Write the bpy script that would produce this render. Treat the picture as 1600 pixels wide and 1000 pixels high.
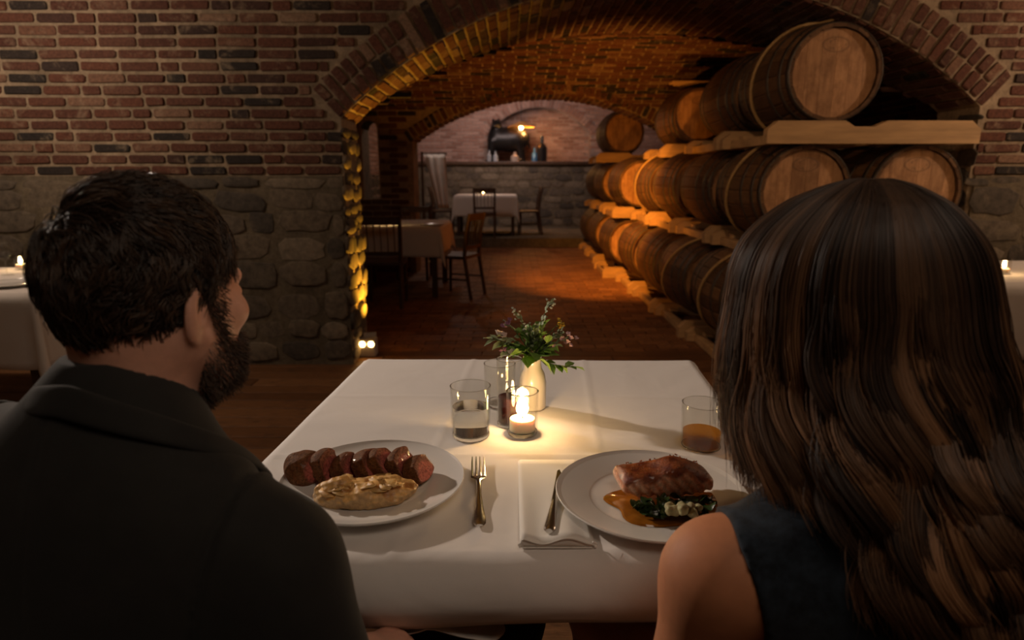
import bpy, bmesh, math, random
import numpy as np
from mathutils import Vector, Matrix, Euler, noise
R = math.radians
rnd = random.Random(7)
sc = bpy.context.scene
for o in list(bpy.data.objects): bpy.data.objects.remove(o)
C = sc.collection

# ---------------------------------------------------------------- camera
CH = 1.28                      # eye height
PITCH = math.atan(0.225)       # looking slightly down
F = 1000.0
SP, CP = math.sin(PITCH), math.cos(PITCH)
cd = bpy.data.cameras.new('camera'); cam = bpy.data.objects.new('camera', cd); C.objects.link(cam)
cam.location = (0, 0, CH); cam.rotation_euler = (R(90) - PITCH, 0, 0)
cd.sensor_width = 36; cd.lens = 22.5; cd.clip_start = 0.05; cd.clip_end = 60
cd.dof.use_dof = True; cd.dof.focus_distance = 1.22; cd.dof.aperture_fstop = 4.0
sc.camera = cam

# ---------------------------------------------------------------- world, exposure
w = bpy.data.worlds.new('world'); sc.world = w; w.use_nodes = True
w.node_tree.nodes['Background'].inputs[0].default_value = (1.0, 0.72, 0.5, 1)
w.node_tree.nodes['Background'].inputs[1].default_value = 0.010
sc.view_settings.view_transform = 'Standard'; sc.view_settings.look = 'None'
sc.view_settings.gamma = 1; sc.view_settings.use_curve_mapping = False
sc.view_settings.exposure = 0.0
sc.cycles.max_bounces = 8; sc.cycles.transparent_max_bounces = 24
sc.cycles.sample_clamp_indirect = 3.0

# ---------------------------------------------------------------- lamps of the room and an added fill
def look(o, tgt):
    o.rotation_euler = (Vector(tgt) - o.location).to_track_quat('-Z', 'Y').to_euler()
def lamp(name, typ, loc, power, col, size=0.1, tgt=None, angle=60, blend=0.6, sy=None):
    l = bpy.data.lights.new(name, typ); l.energy = power; l.color = col
    if typ == 'AREA':
        l.size = size
        if sy: l.shape = 'RECTANGLE'; l.size_y = sy
    else: l.shadow_soft_size = size
    if typ == 'SPOT': l.spot_size = R(angle); l.spot_blend = blend
    o = bpy.data.objects.new(name, l); C.objects.link(o); o.location = loc
    if tgt is not None: look(o, tgt)
    return o
WARM = (1.0, 0.70, 0.45); AMBER = (1.0, 0.42, 0.06); NEUT = (1.0, 0.80, 0.66)
# wall sconces left and right of the dining room, outside the frame
lamp('sconce_light', 'POINT', (-2.95, 3.15, 2.15), 34, (1.0, 0.76, 0.58), 0.07)
lamp('table_spot', 'SPOT', (-2.95, 3.0, 2.25), 270, (1.0, 0.82, 0.68), 0.06, (0.0, 1.25, 0.76), 30, 0.5)
lamp('sconce_light', 'POINT', (3.9, 3.3, 2.15), 36, (1.0, 0.68, 0.46), 0.07)
# soft unseen fill added above the camera to lift the guests' backs and arms
lamp('fill_light', 'AREA', (0.6, 0.0, 2.75), 11, (1.0, 0.78, 0.60), 1.2, (0.1, 1.2, 0.7))
# spot that washes the barrels from the room's ceiling
lamp('ceiling_spot', 'SPOT', (0.6, 1.6, 2.75), 50, (1.0, 0.58, 0.30), 0.1, (1.9, 4.3, 1.3), 75, 1.0)
# amber uplights
lamp('uplight', 'SPOT', (-0.93, 4.60, 0.16), 120, (1.0, 0.46, 0.035), 0.03, (-1.10, 4.53, 1.35), 85, 0.9)
lamp('uplight', 'SPOT', (-0.95, 4.95, 0.25), 150, (1.0, 0.36, 0.04), 0.05, (1.7, 7.3, 1.5), 70, 0.9)
lamp('amber_spot', 'SPOT', (0.25, 5.6, 2.2), 620, (1.0, 0.36, 0.045), 0.05, (1.25, 8.0, 0.40), 60, 0.9)
lamp('uplight', 'SPOT', (0.6, 5.5, 0.15), 170, (1.0, 0.36, 0.05), 0.06, (0.5, 7.2, 2.6), 90, 1.0)
# lamps of the far room
lamp('far_room_light', 'AREA', (-0.2, 12.6, 3.0), 42, (1.0, 0.74, 0.66), 1.2, (0.3, 15.3, 1.9))
lamp('far_room_light', 'POINT', (-1.2, 10.4, 2.5), 14, (1.0, 0.78, 0.66), 0.1)

# ---------------------------------------------------------------- pixel -> place helpers (used to read off positions)
def U(px, py, Y):
    d = (py - 500) / F; t = Y / (CP - SP * d)
    return Vector(((px - 800) / F * t, Y, CH + t * (-SP - CP * d)))
def T(px, py, z):
    d = (py - 500) / F; t = (CH - z) / (SP + CP * d)
    return Vector(((px - 800) / F * t, t * (CP - SP * d), z))
def proj(p):
    zc = p[1] * CP + (CH - p[2]) * SP; yc = (CH - p[2]) * CP - p[1] * SP
    return (800 + F * p[0] / zc, 500 + F * yc / zc) if zc > .05 else (-9999, -9999)
def inframe(p, m=30):
    x, y = proj(p); return -m < x < 1600 + m and -m < y < 1000 + m

# ---------------------------------------------------------------- materials
def nt(name):
    m = bpy.data.materials.new(name); m.use_nodes = True
    t = m.node_tree; b = t.nodes['Principled BSDF']
    return m, t, b
def N(t, typ, **k):
    n = t.nodes.new(typ)
    for a, v in k.items(): setattr(n, a, v)
    return n
def ramp(t, stops, interp='LINEAR'):
    r = t.nodes.new('ShaderNodeValToRGB'); e = r.color_ramp.elements
    r.color_ramp.interpolation = interp
    while len(e) < len(stops): e.new(0.5)
    for i, (p, c) in enumerate(stops): e[i].position = p; e[i].color = (*c, 1) if len(c) == 3 else c
    return r
def sock(t, v):
    return v
def mixc(t, a, b, f, mode='MIX'):
    m = t.nodes.new('ShaderNodeMix'); m.data_type = 'RGBA'; m.blend_type = mode; m.clamp_factor = True
    for i, s in ((0, f), (6, a), (7, b)):
        if hasattr(s, 'links'): t.links.new(s, m.inputs[i])
        elif isinstance(s, (int, float)): m.inputs[i].default_value = s
        else: m.inputs[i].default_value = (*s, 1)
    return m.outputs[2]
def noise_n(t, scale, detail=4, rough=.6, coord='Object', vec=None, dist=0):
    n = t.nodes.new('ShaderNodeTexNoise'); n.inputs['Scale'].default_value = scale
    n.inputs['Detail'].default_value = detail; n.inputs['Roughness'].default_value = rough; n.inputs['Distortion'].default_value = dist
    if vec is None:
        tc = t.nodes.new('ShaderNodeTexCoord'); vec = tc.outputs[coord]
    t.links.new(vec, n.inputs['Vector']); return n
def bump(t, b, h, strength=.3, dist=.01, prev=None):
    n = t.nodes.new('ShaderNodeBump'); n.inputs['Strength'].default_value = strength; n.inputs['Distance'].default_value = dist
    t.links.new(h, n.inputs['Height'])
    if prev: t.links.new(prev, n.inputs['Normal'])
    t.links.new(n.outputs[0], b.inputs['Normal']); return n.outputs[0]
def simple(name, col, rough=.6, metal=0, var=.25, scale=30, bstr=.15, bdist=.002, spec=.4, coat=0, sheen=0, sss=0, stretch=None):
    m, t, b = nt(name)
    tc = N(t, 'ShaderNodeTexCoord'); vec = tc.outputs['Object']
    if stretch:
        mp = N(t, 'ShaderNodeMapping'); mp.inputs['Scale'].default_value = stretch; t.links.new(vec, mp.inputs['Vector']); vec = mp.outputs[0]
    n = noise_n(t, scale, 5, .6, vec=vec)
    dark = tuple(c * (1 - var) for c in col); lite = tuple(min(1, c * (1 + var)) for c in col)
    r = ramp(t, [(.3, dark), (.7, lite)]); t.links.new(n.outputs[0], r.inputs[0])
    t.links.new(r.outputs[0], b.inputs['Base Color'])
    b.inputs['Roughness'].default_value = rough; b.inputs['Metallic'].default_value = metal
    b.inputs['Specular IOR Level'].default_value = spec; b.inputs['Coat Weight'].default_value = coat; b.inputs['Sheen Weight'].default_value = sheen
    if sss: b.inputs['Subsurface Weight'].default_value = sss; b.inputs['Subsurface Radius'].default_value = (.02, .008, .004); b.inputs['Subsurface Scale'].default_value = .6
    if bstr: bump(t, b, n.outputs[0], bstr, bdist)
    return m
def emis(name, col, s):
    m, t, b = nt(name); b.inputs['Base Color'].default_value = (0, 0, 0, 1)
    b.inputs['Emission Color'].default_value = (*col, 1); b.inputs['Emission Strength'].default_value = s; return m
def piece_mat(name, stops, island, mortar=(.2, .15, .1), wear=.35, rough=.9, grain=60, stretch=None):
    """brick / stone / board: each piece its own tone, with fine grain and worn patches"""
    m, t, b = nt(name)
    tc = N(t, 'ShaderNodeTexCoord')
    if island: rv = N(t, 'ShaderNodeNewGeometry').outputs['Random Per Island']
    else: rv = N(t, 'ShaderNodeObjectInfo').outputs['Random']
    r = ramp(t, stops); t.links.new(rv, r.inputs[0])
    geo = N(t, 'ShaderNodeNewGeometry').outputs['Position']
    vec = geo
    if stretch:
        mp = N(t, 'ShaderNodeMapping'); mp.inputs['Scale'].default_value = stretch; t.links.new(geo, mp.inputs['Vector']); vec = mp.outputs[0]
    g = noise_n(t, grain, 6, .7, vec=vec)
    col = mixc(t, r.outputs[0], (.02, .015, .012), g.outputs[0], 'MIX') if False else r.outputs[0]
    gr = ramp(t, [(.3, (.55, .55, .55)), (.7, (1.35, 1.3, 1.25))]); t.links.new(g.outputs[0], gr.inputs[0])
    col = mixc(t, col, gr.outputs[0], 1.0, 'MULTIPLY')
    wn = noise_n(t, 7, 6, .75, vec=geo, dist=.4)
    wr = ramp(t, [(.54, (0, 0, 0)), (.66, (1, 1, 1))]); t.links.new(wn.outputs[0], wr.inputs[0])
    mm = N(t, 'ShaderNodeMath', operation='MULTIPLY'); t.links.new(wr.outputs[0], mm.inputs[0]); mm.inputs[1].default_value = wear
    col = mixc(t, col, mortar, mm.outputs[0])
    t.links.new(col, b.inputs['Base Color']); b.inputs['Roughness'].default_value = rough; b.inputs['Specular IOR Level'].default_value = .25
    bump(t, b, g.outputs[0], .5, .004)
    return m
BR = [(0, (.03, .026, .024)), (.12, (.038, .030, .027)), (.2, (.090, .040, .029)), (.5, (.125, .052, .034)), (.75, (.105, .048, .034)), (.93, (.16, .082, .054)), (1, (.24, .16, .11))]
M = {}
MORT = (.40, .305, .205)
M['brick'] = piece_mat('brick_piece', BR, False, MORT)
M['bricki'] = piece_mat('brick_joined', BR, True, MORT)
BR2 = [(0, (.30, .17, .13)), (.5, (.42, .25, .20)), (1, (.55, .38, .32))]
M['farbrick'] = piece_mat('far_brick', BR2, True, (.55, .42, .36))
ST = [(0, (.065, .058, .05)), (.35, (.12, .10, .078)), (.7, (.16, .13, .095)), (1, (.25, .21, .155))]
M['stone'] = piece_mat('stone_piece', ST, False, (.20, .16, .11), .6, grain=22)
M['stonei'] = piece_mat('stone_joined', ST, True, (.20, .16, .11), .6, grain=22)
PL = [(0, (.10, .045, .02)), (.5, (.17, .08, .035)), (1, (.25, .125, .055))]
M['paver'] = piece_mat('paver_brick', [(0, (.17, .075, .035)), (.5, (.25, .115, .05)), (1, (.33, .16, .075))], False, (.10, .06, .035), .5, .6, 25)
M['paveri'] = piece_mat('paver_bricks', [(0, (.17, .075, .035)), (.5, (.25, .115, .05)), (1, (.33, .16, .075))], True, (.10, .06, .035), .5, .6, 25)
M['plank'] = piece_mat('floor_board', PL, False, (.05, .03, .02), .45, .5, 12, (1, 9, 9))
M['planki'] = piece_mat('floor_boards', PL, True, (.05, .03, .02), .45, .5, 12, (1, 9, 9))
def mortar_mat(name, c, sc_=35):
    m, t, b = nt(name)
    geo = N(t, 'ShaderNodeNewGeometry').outputs['Position']
    a = noise_n(t, 3.2, 5, .7, vec=geo); r = ramp(t, [(.3, tuple(x * .55 for x in c)), (.7, tuple(x * 1.15 for x in c))]); t.links.new(a.outputs[0], r.inputs[0])
    g = noise_n(t, sc_, 6, .75, vec=geo); gr = ramp(t, [(.3, (.6, .6, .6)), (.7, (1.25, 1.25, 1.25))]); t.links.new(g.outputs[0], gr.inputs[0])
    t.links.new(mixc(t, r.outputs[0], gr.outputs[0], 1.0, 'MULTIPLY'), b.inputs['Base Color'])
    b.inputs['Roughness'].default_value = .95; b.inputs['Specular IOR Level'].default_value = .1
    bump(t, b, g.outputs[0], .8, .012); return m
M['mortar'] = mortar_mat('lime_mortar', MORT)
M['mortar2'] = mortar_mat('rubble_mortar', (.18, .145, .10), 18)
M['mortar3'] = mortar_mat('far_mortar', (.50, .38, .33))
def cloth_mat(name, c, fold=0.35):
    m, t, b = nt(name)
    tc = N(t, 'ShaderNodeTexCoord')
    n1 = noise_n(t, 5.0, 3, .5, vec=tc.outputs['Object'], dist=.6)
    n2 = noise_n(t, 500, 2, .5, vec=tc.outputs['Object'])
    b.inputs['Base Color'].default_value = (*c, 1); b.inputs['Roughness'].default_value = .85
    b.inputs['Specular IOR Level'].default_value = .2; b.inputs['Sheen Weight'].default_value = .15
    x = bump(t, b, n1.outputs[0], fold, .03); bump(t, b, n2.outputs[0], .15, .0006, x); return m
M['cloth'] = cloth_mat('white_linen', (.80, .76, .72), .22)
M['napkin'] = cloth_mat('napkin_linen', (.80, .77, .71), .15)
M['wooddark'] = simple('dark_wood', (.075, .04, .022), .45, var=.35, scale=14, stretch=(1, 1, .15))
M['woodmid'] = simple('brown_wood', (.16, .08, .035), .5, var=.3, scale=14, stretch=(1, .15, 1))
M['rackwood'] = simple('pine_board', (.52, .33, .16), .75, var=.25, scale=9, stretch=(.25, 1, 2.2), bstr=.3)
M['strap'] = simple('tan_strap', (.42, .27, .11), .7, var=.2, scale=60)
ob = [(0, (.085, .045, .022)), (.5, (.13, .07, .033)), (1, (.19, .105, .05))]
M['stave'] = piece_mat('oak_stave', ob, False, (.05, .03, .02), .5, .6, 16, (6, .6, 6))
M['hoop'] = simple('hoop_steel', (.09, .075, .06), .5, .7, .3, 40)
def headmat():
    m, t, b = nt('oak_head')
    tc = N(t, 'ShaderNodeTexCoord'); oi = N(t, 'ShaderNodeObjectInfo')
    mp = N(t, 'ShaderNodeMapping'); mp.inputs['Scale'].default_value = (7, 1, 1.0); t.links.new(tc.outputs['Object'], mp.inputs['Vector'])
    n = noise_n(t, 6, 6, .65, vec=mp.outputs[0]); r = ramp(t, [(.25, (.34, .17, .075)), (.75, (.60, .34, .165))]); t.links.new(n.outputs[0], r.inputs[0])
    va = N(t, 'ShaderNodeVectorMath', operation='ADD'); t.links.new(tc.outputs['Object'], va.inputs[0]); vs_ = N(t, 'ShaderNodeVectorMath', operation='SCALE'); vs_.inputs[0].default_value = (9, 5, 7); t.links.new(N(t, 'ShaderNodeObjectInfo').outputs['Random'], vs_.inputs[3]); t.links.new(vs_.outputs[0], va.inputs[1]); n2 = noise_n(t, 5, 5, .7, vec=va.outputs[0]); r2 = ramp(t, [(.38, (.55, .5, .45)), (.56, (1, 1, 1))]); t.links.new(n2.outputs[0], r2.inputs[0])
    c = mixc(t, r.outputs[0], r2.outputs[0], .8, 'MULTIPLY')
    # faint branded oval near the top of the head
    sp = N(t, 'ShaderNodeSeparateXYZ'); t.links.new(tc.outputs['Object'], sp.inputs[0])
    def mth(op, a, b2=None):
        q = N(t, 'ShaderNodeMath', operation=op)
        for i, v in enumerate((a, b2)):
            if v is None: continue
            if hasattr(v, 'links'): t.links.new(v, q.inputs[i])
            else: q.inputs[i].default_value = v
        return q.outputs[0]
    x2 = mth('POWER', mth('MULTIPLY', sp.outputs[0], 1 / .085), 2.0); z2 = mth('POWER', mth('MULTIPLY', mth('SUBTRACT', sp.outputs[2], .165), 1 / .045), 2.0)
    x2 = mth('MULTIPLY', mth('MULTIPLY', sp.outputs[0], 1 / .085), mth('MULTIPLY', sp.outputs[0], 1 / .085))
    zz = mth('MULTIPLY', mth('SUBTRACT', sp.outputs[2], .165), 1 / .045); z2 = mth('MULTIPLY', zz, zz)
    rr = mth('SQRT', mth('ADD', x2, z2)); ring = mth('LESS_THAN', mth('ABSOLUTE', mth('SUBTRACT', rr, .93)), .09)
    n3 = noise_n(t, 55, 2, .5, vec=tc.outputs['Object']); ins = mth('MULTIPLY', mth('LESS_THAN', rr, .75), mth('GREATER_THAN', n3.outputs[0], .53))
    stamp = mth('MULTIPLY', mth('MAXIMUM', ring, ins), .42)
    c = mixc(t, c, (.10, .055, .03), stamp)
    g = N(t, 'ShaderNodeMath', operation='MULTIPLY_ADD'); t.links.new(oi.outputs['Random'], g.inputs[0]); g.inputs[1].default_value = .3; g.inputs[2].default_value = .85
    hv = N(t, 'ShaderNodeHueSaturation'); t.links.new(g.outputs[0], hv.inputs['Value']); t.links.new(c, hv.inputs['Color'])
    t.links.new(hv.outputs[0], b.inputs['Base Color']); b.inputs['Roughness'].default_value = .7
    bump(t, b, n.outputs[0], .25, .002); return m
M['head'] = headmat()
M['china'] = simple('white_china', (.82, .80, .76), .16, var=.02, scale=3, bstr=0, spec=.5, coat=.3)
M['silver'] = simple('polished_steel', (.62, .60, .57), .16, 1, .08, 40, .05)
def glass_thin(name, tint=(1, 1, 1), fr=1.5):
    """thin-walled glass: what lies behind shows through, edges and highlights reflect"""
    m = bpy.data.materials.new(name); m.use_nodes = True; t = m.node_tree; t.nodes.clear()
    o = N(t, 'ShaderNodeOutputMaterial'); a = N(t, 'ShaderNodeBsdfTransparent'); g = N(t, 'ShaderNodeBsdfGlossy'); x = N(t, 'ShaderNodeMixShader'); lw = N(t, 'ShaderNodeLayerWeight'); lw.inputs[0].default_value = .5
    pw = N(t, 'ShaderNodeMath', operation='POWER'); t.links.new(lw.outputs['Facing'], pw.inputs[0]); pw.inputs[1].default_value = 4.5
    f = N(t, 'ShaderNodeMath', operation='MULTIPLY_ADD'); t.links.new(pw.outputs[0], f.inputs[0]); f.inputs[1].default_value = .55; f.inputs[2].default_value = .045
    a.inputs[0].default_value = (*tint, 1); g.inputs['Roughness'].default_value = .03
    t.links.new(f.outputs[0], x.inputs[0]); t.links.new(a.outputs[0], x.inputs[1]); t.links.new(g.outputs[0], x.inputs[2]); t.links.new(x.outputs[0], o.inputs[0]); return m
M['glass'] = glass_thin('clear_glass', (.965, .965, .95))
def glass_solid(name, col, ior=1.45, rough=0):
    m, t, b = nt(name); b.inputs['Base Color'].default_value = (*col, 1); b.inputs['Transmission Weight'].default_value = 1
    b.inputs['IOR'].default_value = ior; b.inputs['Roughness'].default_value = rough; return m
M['glassbase'] = glass_solid('glass_base', (.97, .97, .95))
M['water'] = glass_solid('water', (.97, .97, .97), 1.33)
M['whisky'] = glass_thin('amber_whisky', (.86, .56, .17), 1.36)
M['wine'] = simple('dark_wine', (.035, .006, .006), .08, var=.1, bstr=0, spec=.6)
M['wax'] = simple('candle_wax', (.85, .76, .60), .5, var=.04, bstr=0, sss=.4)
M['flame'] = emis('flame', (1.0, .62, .24), 60)
M['glow'] = emis('lamp_lens', (1.0, .55, .16), 22)
M['vase'] = simple('pale_glazed_vase', (.72, .66, .58), .25, var=.05, scale=8, bstr=0, coat=.4)
M['black'] = simple('black_metal', (.012, .012, .013), .35, .3, .2, 20)
M['greybox'] = simple('grey_lamp_box', (.42, .39, .36), .6, var=.1)
M['skin'] = simple('skin_fair', (.70, .37, .26), .5, var=.10, scale=55, bstr=.12, bdist=.0012, sss=.12)
M['skinw'] = simple('skin_tan', (.50, .205, .098), .62, var=.08, scale=45, bstr=.10, bdist=.0010, sss=.12)
def fabric(name, col, w_scale=900, sheen=.2, var=.2, rough=.85, nscale=12):
    m, t, b = nt(name); tc = N(t, 'ShaderNodeTexCoord')
    n = noise_n(t, nscale, 5, .65, vec=tc.outputs['Object']); r = ramp(t, [(.3, tuple(x * (1 - var) for x in col)), (.7, tuple(x * (1 + var) for x in col))]); t.links.new(n.outputs[0], r.inputs[0])
    t.links.new(r.outputs[0], b.inputs['Base Color']); b.inputs['Roughness'].default_value = rough; b.inputs['Sheen Weight'].default_value = sheen; b.inputs['Specular IOR Level'].default_value = .2
    g = noise_n(t, w_scale, 2, .5, vec=tc.outputs['Object']); x = bump(t, b, g.outputs[0], .35, .0006)
    w2 = noise_n(t, 9, 3, .5, vec=tc.outputs['Object'], dist=.5); bump(t, b, w2.outputs[0], .25, .012, x); return m
M['jacket'] = fabric('charcoal_wool', (.021, .0205, .019), sheen=.10)
M['trousers'] = fabric('black_cloth', (.012, .012, .013), sheen=.04)
M['top'] = fabric('navy_tweed', (.011, .017, .026), 240, .15, .75, nscale=60)
def hairmat(name, dark, light, rough=.35):
    m, t, b = nt(name)
    at = N(t, 'ShaderNodeAttribute'); at.attribute_name = 'tint'; hi = N(t, 'ShaderNodeHairInfo')
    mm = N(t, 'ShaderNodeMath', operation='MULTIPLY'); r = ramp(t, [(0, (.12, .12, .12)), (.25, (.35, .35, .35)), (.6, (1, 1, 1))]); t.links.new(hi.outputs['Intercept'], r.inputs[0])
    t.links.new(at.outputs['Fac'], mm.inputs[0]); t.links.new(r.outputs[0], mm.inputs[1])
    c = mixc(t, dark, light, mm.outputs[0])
    hv = N(t, 'ShaderNodeHueSaturation'); q = N(t, 'ShaderNodeMath', operation='MULTIPLY_ADD'); t.links.new(hi.outputs['Random'], q.inputs[0]); q.inputs[1].default_value = .7; q.inputs[2].default_value = .65
    t.links.new(q.outputs[0], hv.inputs['Value']); t.links.new(c, hv.inputs['Color']); t.links.new(hv.outputs[0], b.inputs['Base Color'])
    b.inputs['Roughness'].default_value = rough; b.inputs['Specular IOR Level'].default_value = .5; return m
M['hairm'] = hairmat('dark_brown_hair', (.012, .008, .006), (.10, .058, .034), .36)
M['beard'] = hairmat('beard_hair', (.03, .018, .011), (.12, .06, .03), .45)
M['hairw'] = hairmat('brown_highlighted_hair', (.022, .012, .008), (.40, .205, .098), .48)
M['hairbase'] = simple('hair_root_shade', (.010, .006, .004), .8, var=.3, scale=90)
M['hairbasew'] = simple('hair_under_shade', (.020, .011, .007), .7, var=.3, scale=60, stretch=(1, 1, .1))

# ---------------------------------------------------------------- object helpers
def link(o, parent=None):
    C.objects.link(o)
    if parent is not None: o.parent = parent
    return o
def props(o, label=None, cat=None, group=None, kind=None):
    if label: o['label'] = label
    if cat: o['category'] = cat
    if group: o['group'] = group
    if kind: o['kind'] = kind
    return o
def empty(name, loc=(0, 0, 0), rz=0, **k):
    o = bpy.data.objects.new(name, None); o.empty_display_size = .05; C.objects.link(o)
    o.location = loc; o.rotation_euler = (0, 0, rz); return props(o, **k)
def mesh(name, v, f, mat, smooth=False):
    me = bpy.data.meshes.new(name); me.from_pydata([tuple(x) for x in v], [], [tuple(x) for x in f]); me.materials.append(mat)
    if smooth: me.shade_smooth()
    me.update(); return me
def obj(name, me, parent=None, loc=None, **k):
    o = bpy.data.objects.new(name, me); link(o, parent)
    if loc is not None: o.location = loc
    return props(o, **k)
class MB:
    """collects shapes into one mesh"""
    def __init__(s): s.v = []; s.f = []
    def add(s, v, f, X=None):
        n = len(s.v); s.v += [tuple(X @ Vector(p)) if X is not None else tuple(p) for p in v]; s.f += [tuple(i + n for i in q) for q in f]; return s
    def box(s, c, d, rz=0, bev=0.0, X=None):
        cx, cy, cz = c; a, b, e = d[0] / 2, d[1] / 2, d[2] / 2
        g = min(bev, a * .9, b * .9, e * .9)
        if g <= 0:
            v = [(x * a, y * b, z * e) for x in (-1, 1) for y in (-1, 1) for z in (-1, 1)]
            f = [(0, 1, 3, 2), (4, 6, 7, 5), (0, 4, 5, 1), (2, 3, 7, 6), (0, 2, 6, 4), (1, 5, 7, 3)]
        else:
            bm = bmesh.new(); bmesh.ops.create_cube(bm, size=1, matrix=Matrix.Diagonal((2 * a, 2 * b, 2 * e, 1)))
            bmesh.ops.bevel(bm, geom=bm.edges[:], offset=g, segments=2, affect='EDGES', profile=.6)
            bm.verts.index_update(); v = [p.co[:] for p in bm.verts]; f = [[p.index for p in q.verts] for q in bm.faces]; bm.free()
        m = Matrix.Translation((cx, cy, cz)) @ Matrix.Rotation(rz, 4, 'Z')
        if X is not None: m = X @ m
        return s.add(v, f, m)
    def lathe(s, prof, n=32, c=(0, 0, 0), close=False, X=None):
        v = []; f = []
        k = len(prof)
        for i in range(n):
            a = 2 * math.pi * i / n
            for r, z in prof: v.append((c[0] + r * math.cos(a), c[1] + r * math.sin(a), c[2] + z))
        for i in range(n):
            j = (i + 1) % n
            for q in range(k - 1): f.append((i * k + q, j * k + q, j * k + q + 1, i * k + q + 1))
            if close: f.append((i * k + k - 1, j * k + k - 1, j * k, i * k))
        return s.add(v, f, X)
    def tube(s, pts, r, n=8, caps=True, X=None, flat=1.0, up=(0, 0, 1)):
        pts = [Vector(p) for p in pts]; v = []; f = []; m = len(pts)
        rr = r if isinstance(r, (list, tuple)) else [r] * m
        pu = None
        for i, p in enumerate(pts):
            d = (pts[min(i + 1, m - 1)] - pts[max(i - 1, 0)]).normalized()
            if pu is None:
                u = Vector(up)
                if abs(d.dot(u)) > .95: u = Vector((1, 0, 0))
            else: u = pu
            a = (u - d * u.dot(d)).normalized(); b = d.cross(a); pu = a
            for k in range(n):
                t = 2 * math.pi * k / n; v.append(p + a * (math.cos(t) * rr[i] * flat) + b * (math.sin(t) * rr[i]))
        for i in range(m - 1):
            for k in range(n):
                l = (k + 1) % n; f.append((i * n + k, i * n + l, (i + 1) * n + l, (i + 1) * n + k))
        if caps: f.append(tuple(range(n - 1, -1, -1))); f.append(tuple((m - 1) * n + k for k in range(n)))
        return s.add(v, f, X)
    def mesh(s, name, mat, smooth=False): 
        me = mesh(name, s.v, s.f, mat, smooth)
        return me
    def build(s, name, mat, parent=None, smooth=False, loc=None, **k):
        me = s.mesh(name, mat, smooth)
        if smooth:
            bm = bmesh.new(); bm.from_mesh(me)
            for e in bm.edges:
                if len(e.link_faces) == 2 and e.calc_face_angle(0) > R(38): e.smooth = False
            bmesh.ops.recalc_face_normals(bm, faces=bm.faces); bm.to_mesh(me); bm.free()
        else:
            bm = bmesh.new(); bm.from_mesh(me); bmesh.ops.recalc_face_normals(bm, faces=bm.faces); bm.to_mesh(me); bm.free()
        return obj(name, me, parent, loc, **k)
def copy_tree(o, parent=None):
    c = o.copy(); C.objects.link(c)
    if parent is not None: c.parent = parent
    for ch in list(o.children): copy_tree(ch, c)
    return c

# pieces (bricks, stones): unit shapes, front face towards -Y
def unit_piece(kind, seed, mat):
    r = random.Random(seed)
    if kind == 'brick':
        c = .035 + r.random() * .03; d = .12 + r.random() * .10
        P = [(-.5 + c, -.5), (.5 - c, -.5), (.5, -.5 + d), (.5, .5 - d), (.5 - c, .5), (-.5 + c, .5), (-.5, .5 - d), (-.5, -.5 + d)]
        P = [(x + r.uniform(-.012, .012), z + r.uniform(-.05, .05)) for x, z in P]
        ix, iz = .955, .84
    else:
        n = 11; P = []; q0 = r.uniform(2.6, 6)
        for i in range(n):
            a = 2 * math.pi * (i + r.uniform(-.3, .3)) / n
            rad = .5 / ((abs(math.cos(a)) ** q0 + abs(math.sin(a)) ** q0) ** (1 / q0)) * r.uniform(.84, 1.02)
            P.append((rad * math.cos(a), rad * math.sin(a)))
        ix, iz = .90, .88
    n = len(P); v = []; f = []
    tx, tz = r.uniform(-.12, .12), r.uniform(-.12, .12)
    for x, z in P: v.append((x, 0, z))
    for x, z in P: v.append((x, -.62, z))
    for x, z in P: v.append((x * ix, -1 + tx * x + tz * z, z * iz))
    for k in (0, 1):
        for i in range(n):
            j = (i + 1) % n; f.append((k * n + i, k * n + j, (k + 1) * n + j, (k + 1) * n + i))
    if kind == 'brick': f.append(tuple(range(2 * n, 3 * n)))
    else:
        v.append((r.uniform(-.15, .15), -1.04, r.uniform(-.15, .15)))
        for i in range(n): f.append((2 * n + i, 2 * n + (i + 1) % n, 3 * n))
    return v, f
UNITS = {}
def unit(kind, i, matkey):
    k = (kind, i, matkey)
    if k not in UNITS:
        v, f = unit_piece(kind, i * 13 + 5, None); UNITS[k] = (np.array(v), f, mesh(kind, v, f, M[matkey], kind != 'brick'))
    return UNITS[k]
def pieces(parent, name, kind, mats, matkey, limit=300, stuffname='masonry', nunits=8, alone=True):
    """mats: list of 4x4 matrices placing unit pieces. In-frame pieces become parts, up to the limit, the rest one mesh."""
    sing, rest = [], []
    if limit:
        vis = [m for m in mats if inframe(m.translation, 60)]
        vis.sort(key=lambda m: m.translation.y + 0 * rnd.random()); s = set(id(m) for m in vis[:limit])
        sing = [m for m in mats if id(m) in s]; rest = [m for m in mats if id(m) not in s]
    else: rest = mats
    for m in sing:
        me = unit(kind, rnd.randrange(nunits), matkey)[2]
        o = bpy.data.objects.new(name, me); C.objects.link(o); o.parent = parent; o.matrix_local = m
    if rest:
        V = []; Fs = []; n = 0
        for m in rest:
            a, f, _ = unit(kind, rnd.randrange(nunits), matkey); q = np.array(m)
            V.append(a @ q[:3, :3].T + q[:3, 3]); Fs += [tuple(i + n for i in g) for g in f]; n += len(a)
        me = mesh(stuffname, np.concatenate(V).tolist(), Fs, M[matkey + 'i'] if matkey + 'i' in M else M[matkey])
        obj(stuffname, me, parent, kind='stuff')
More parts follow.
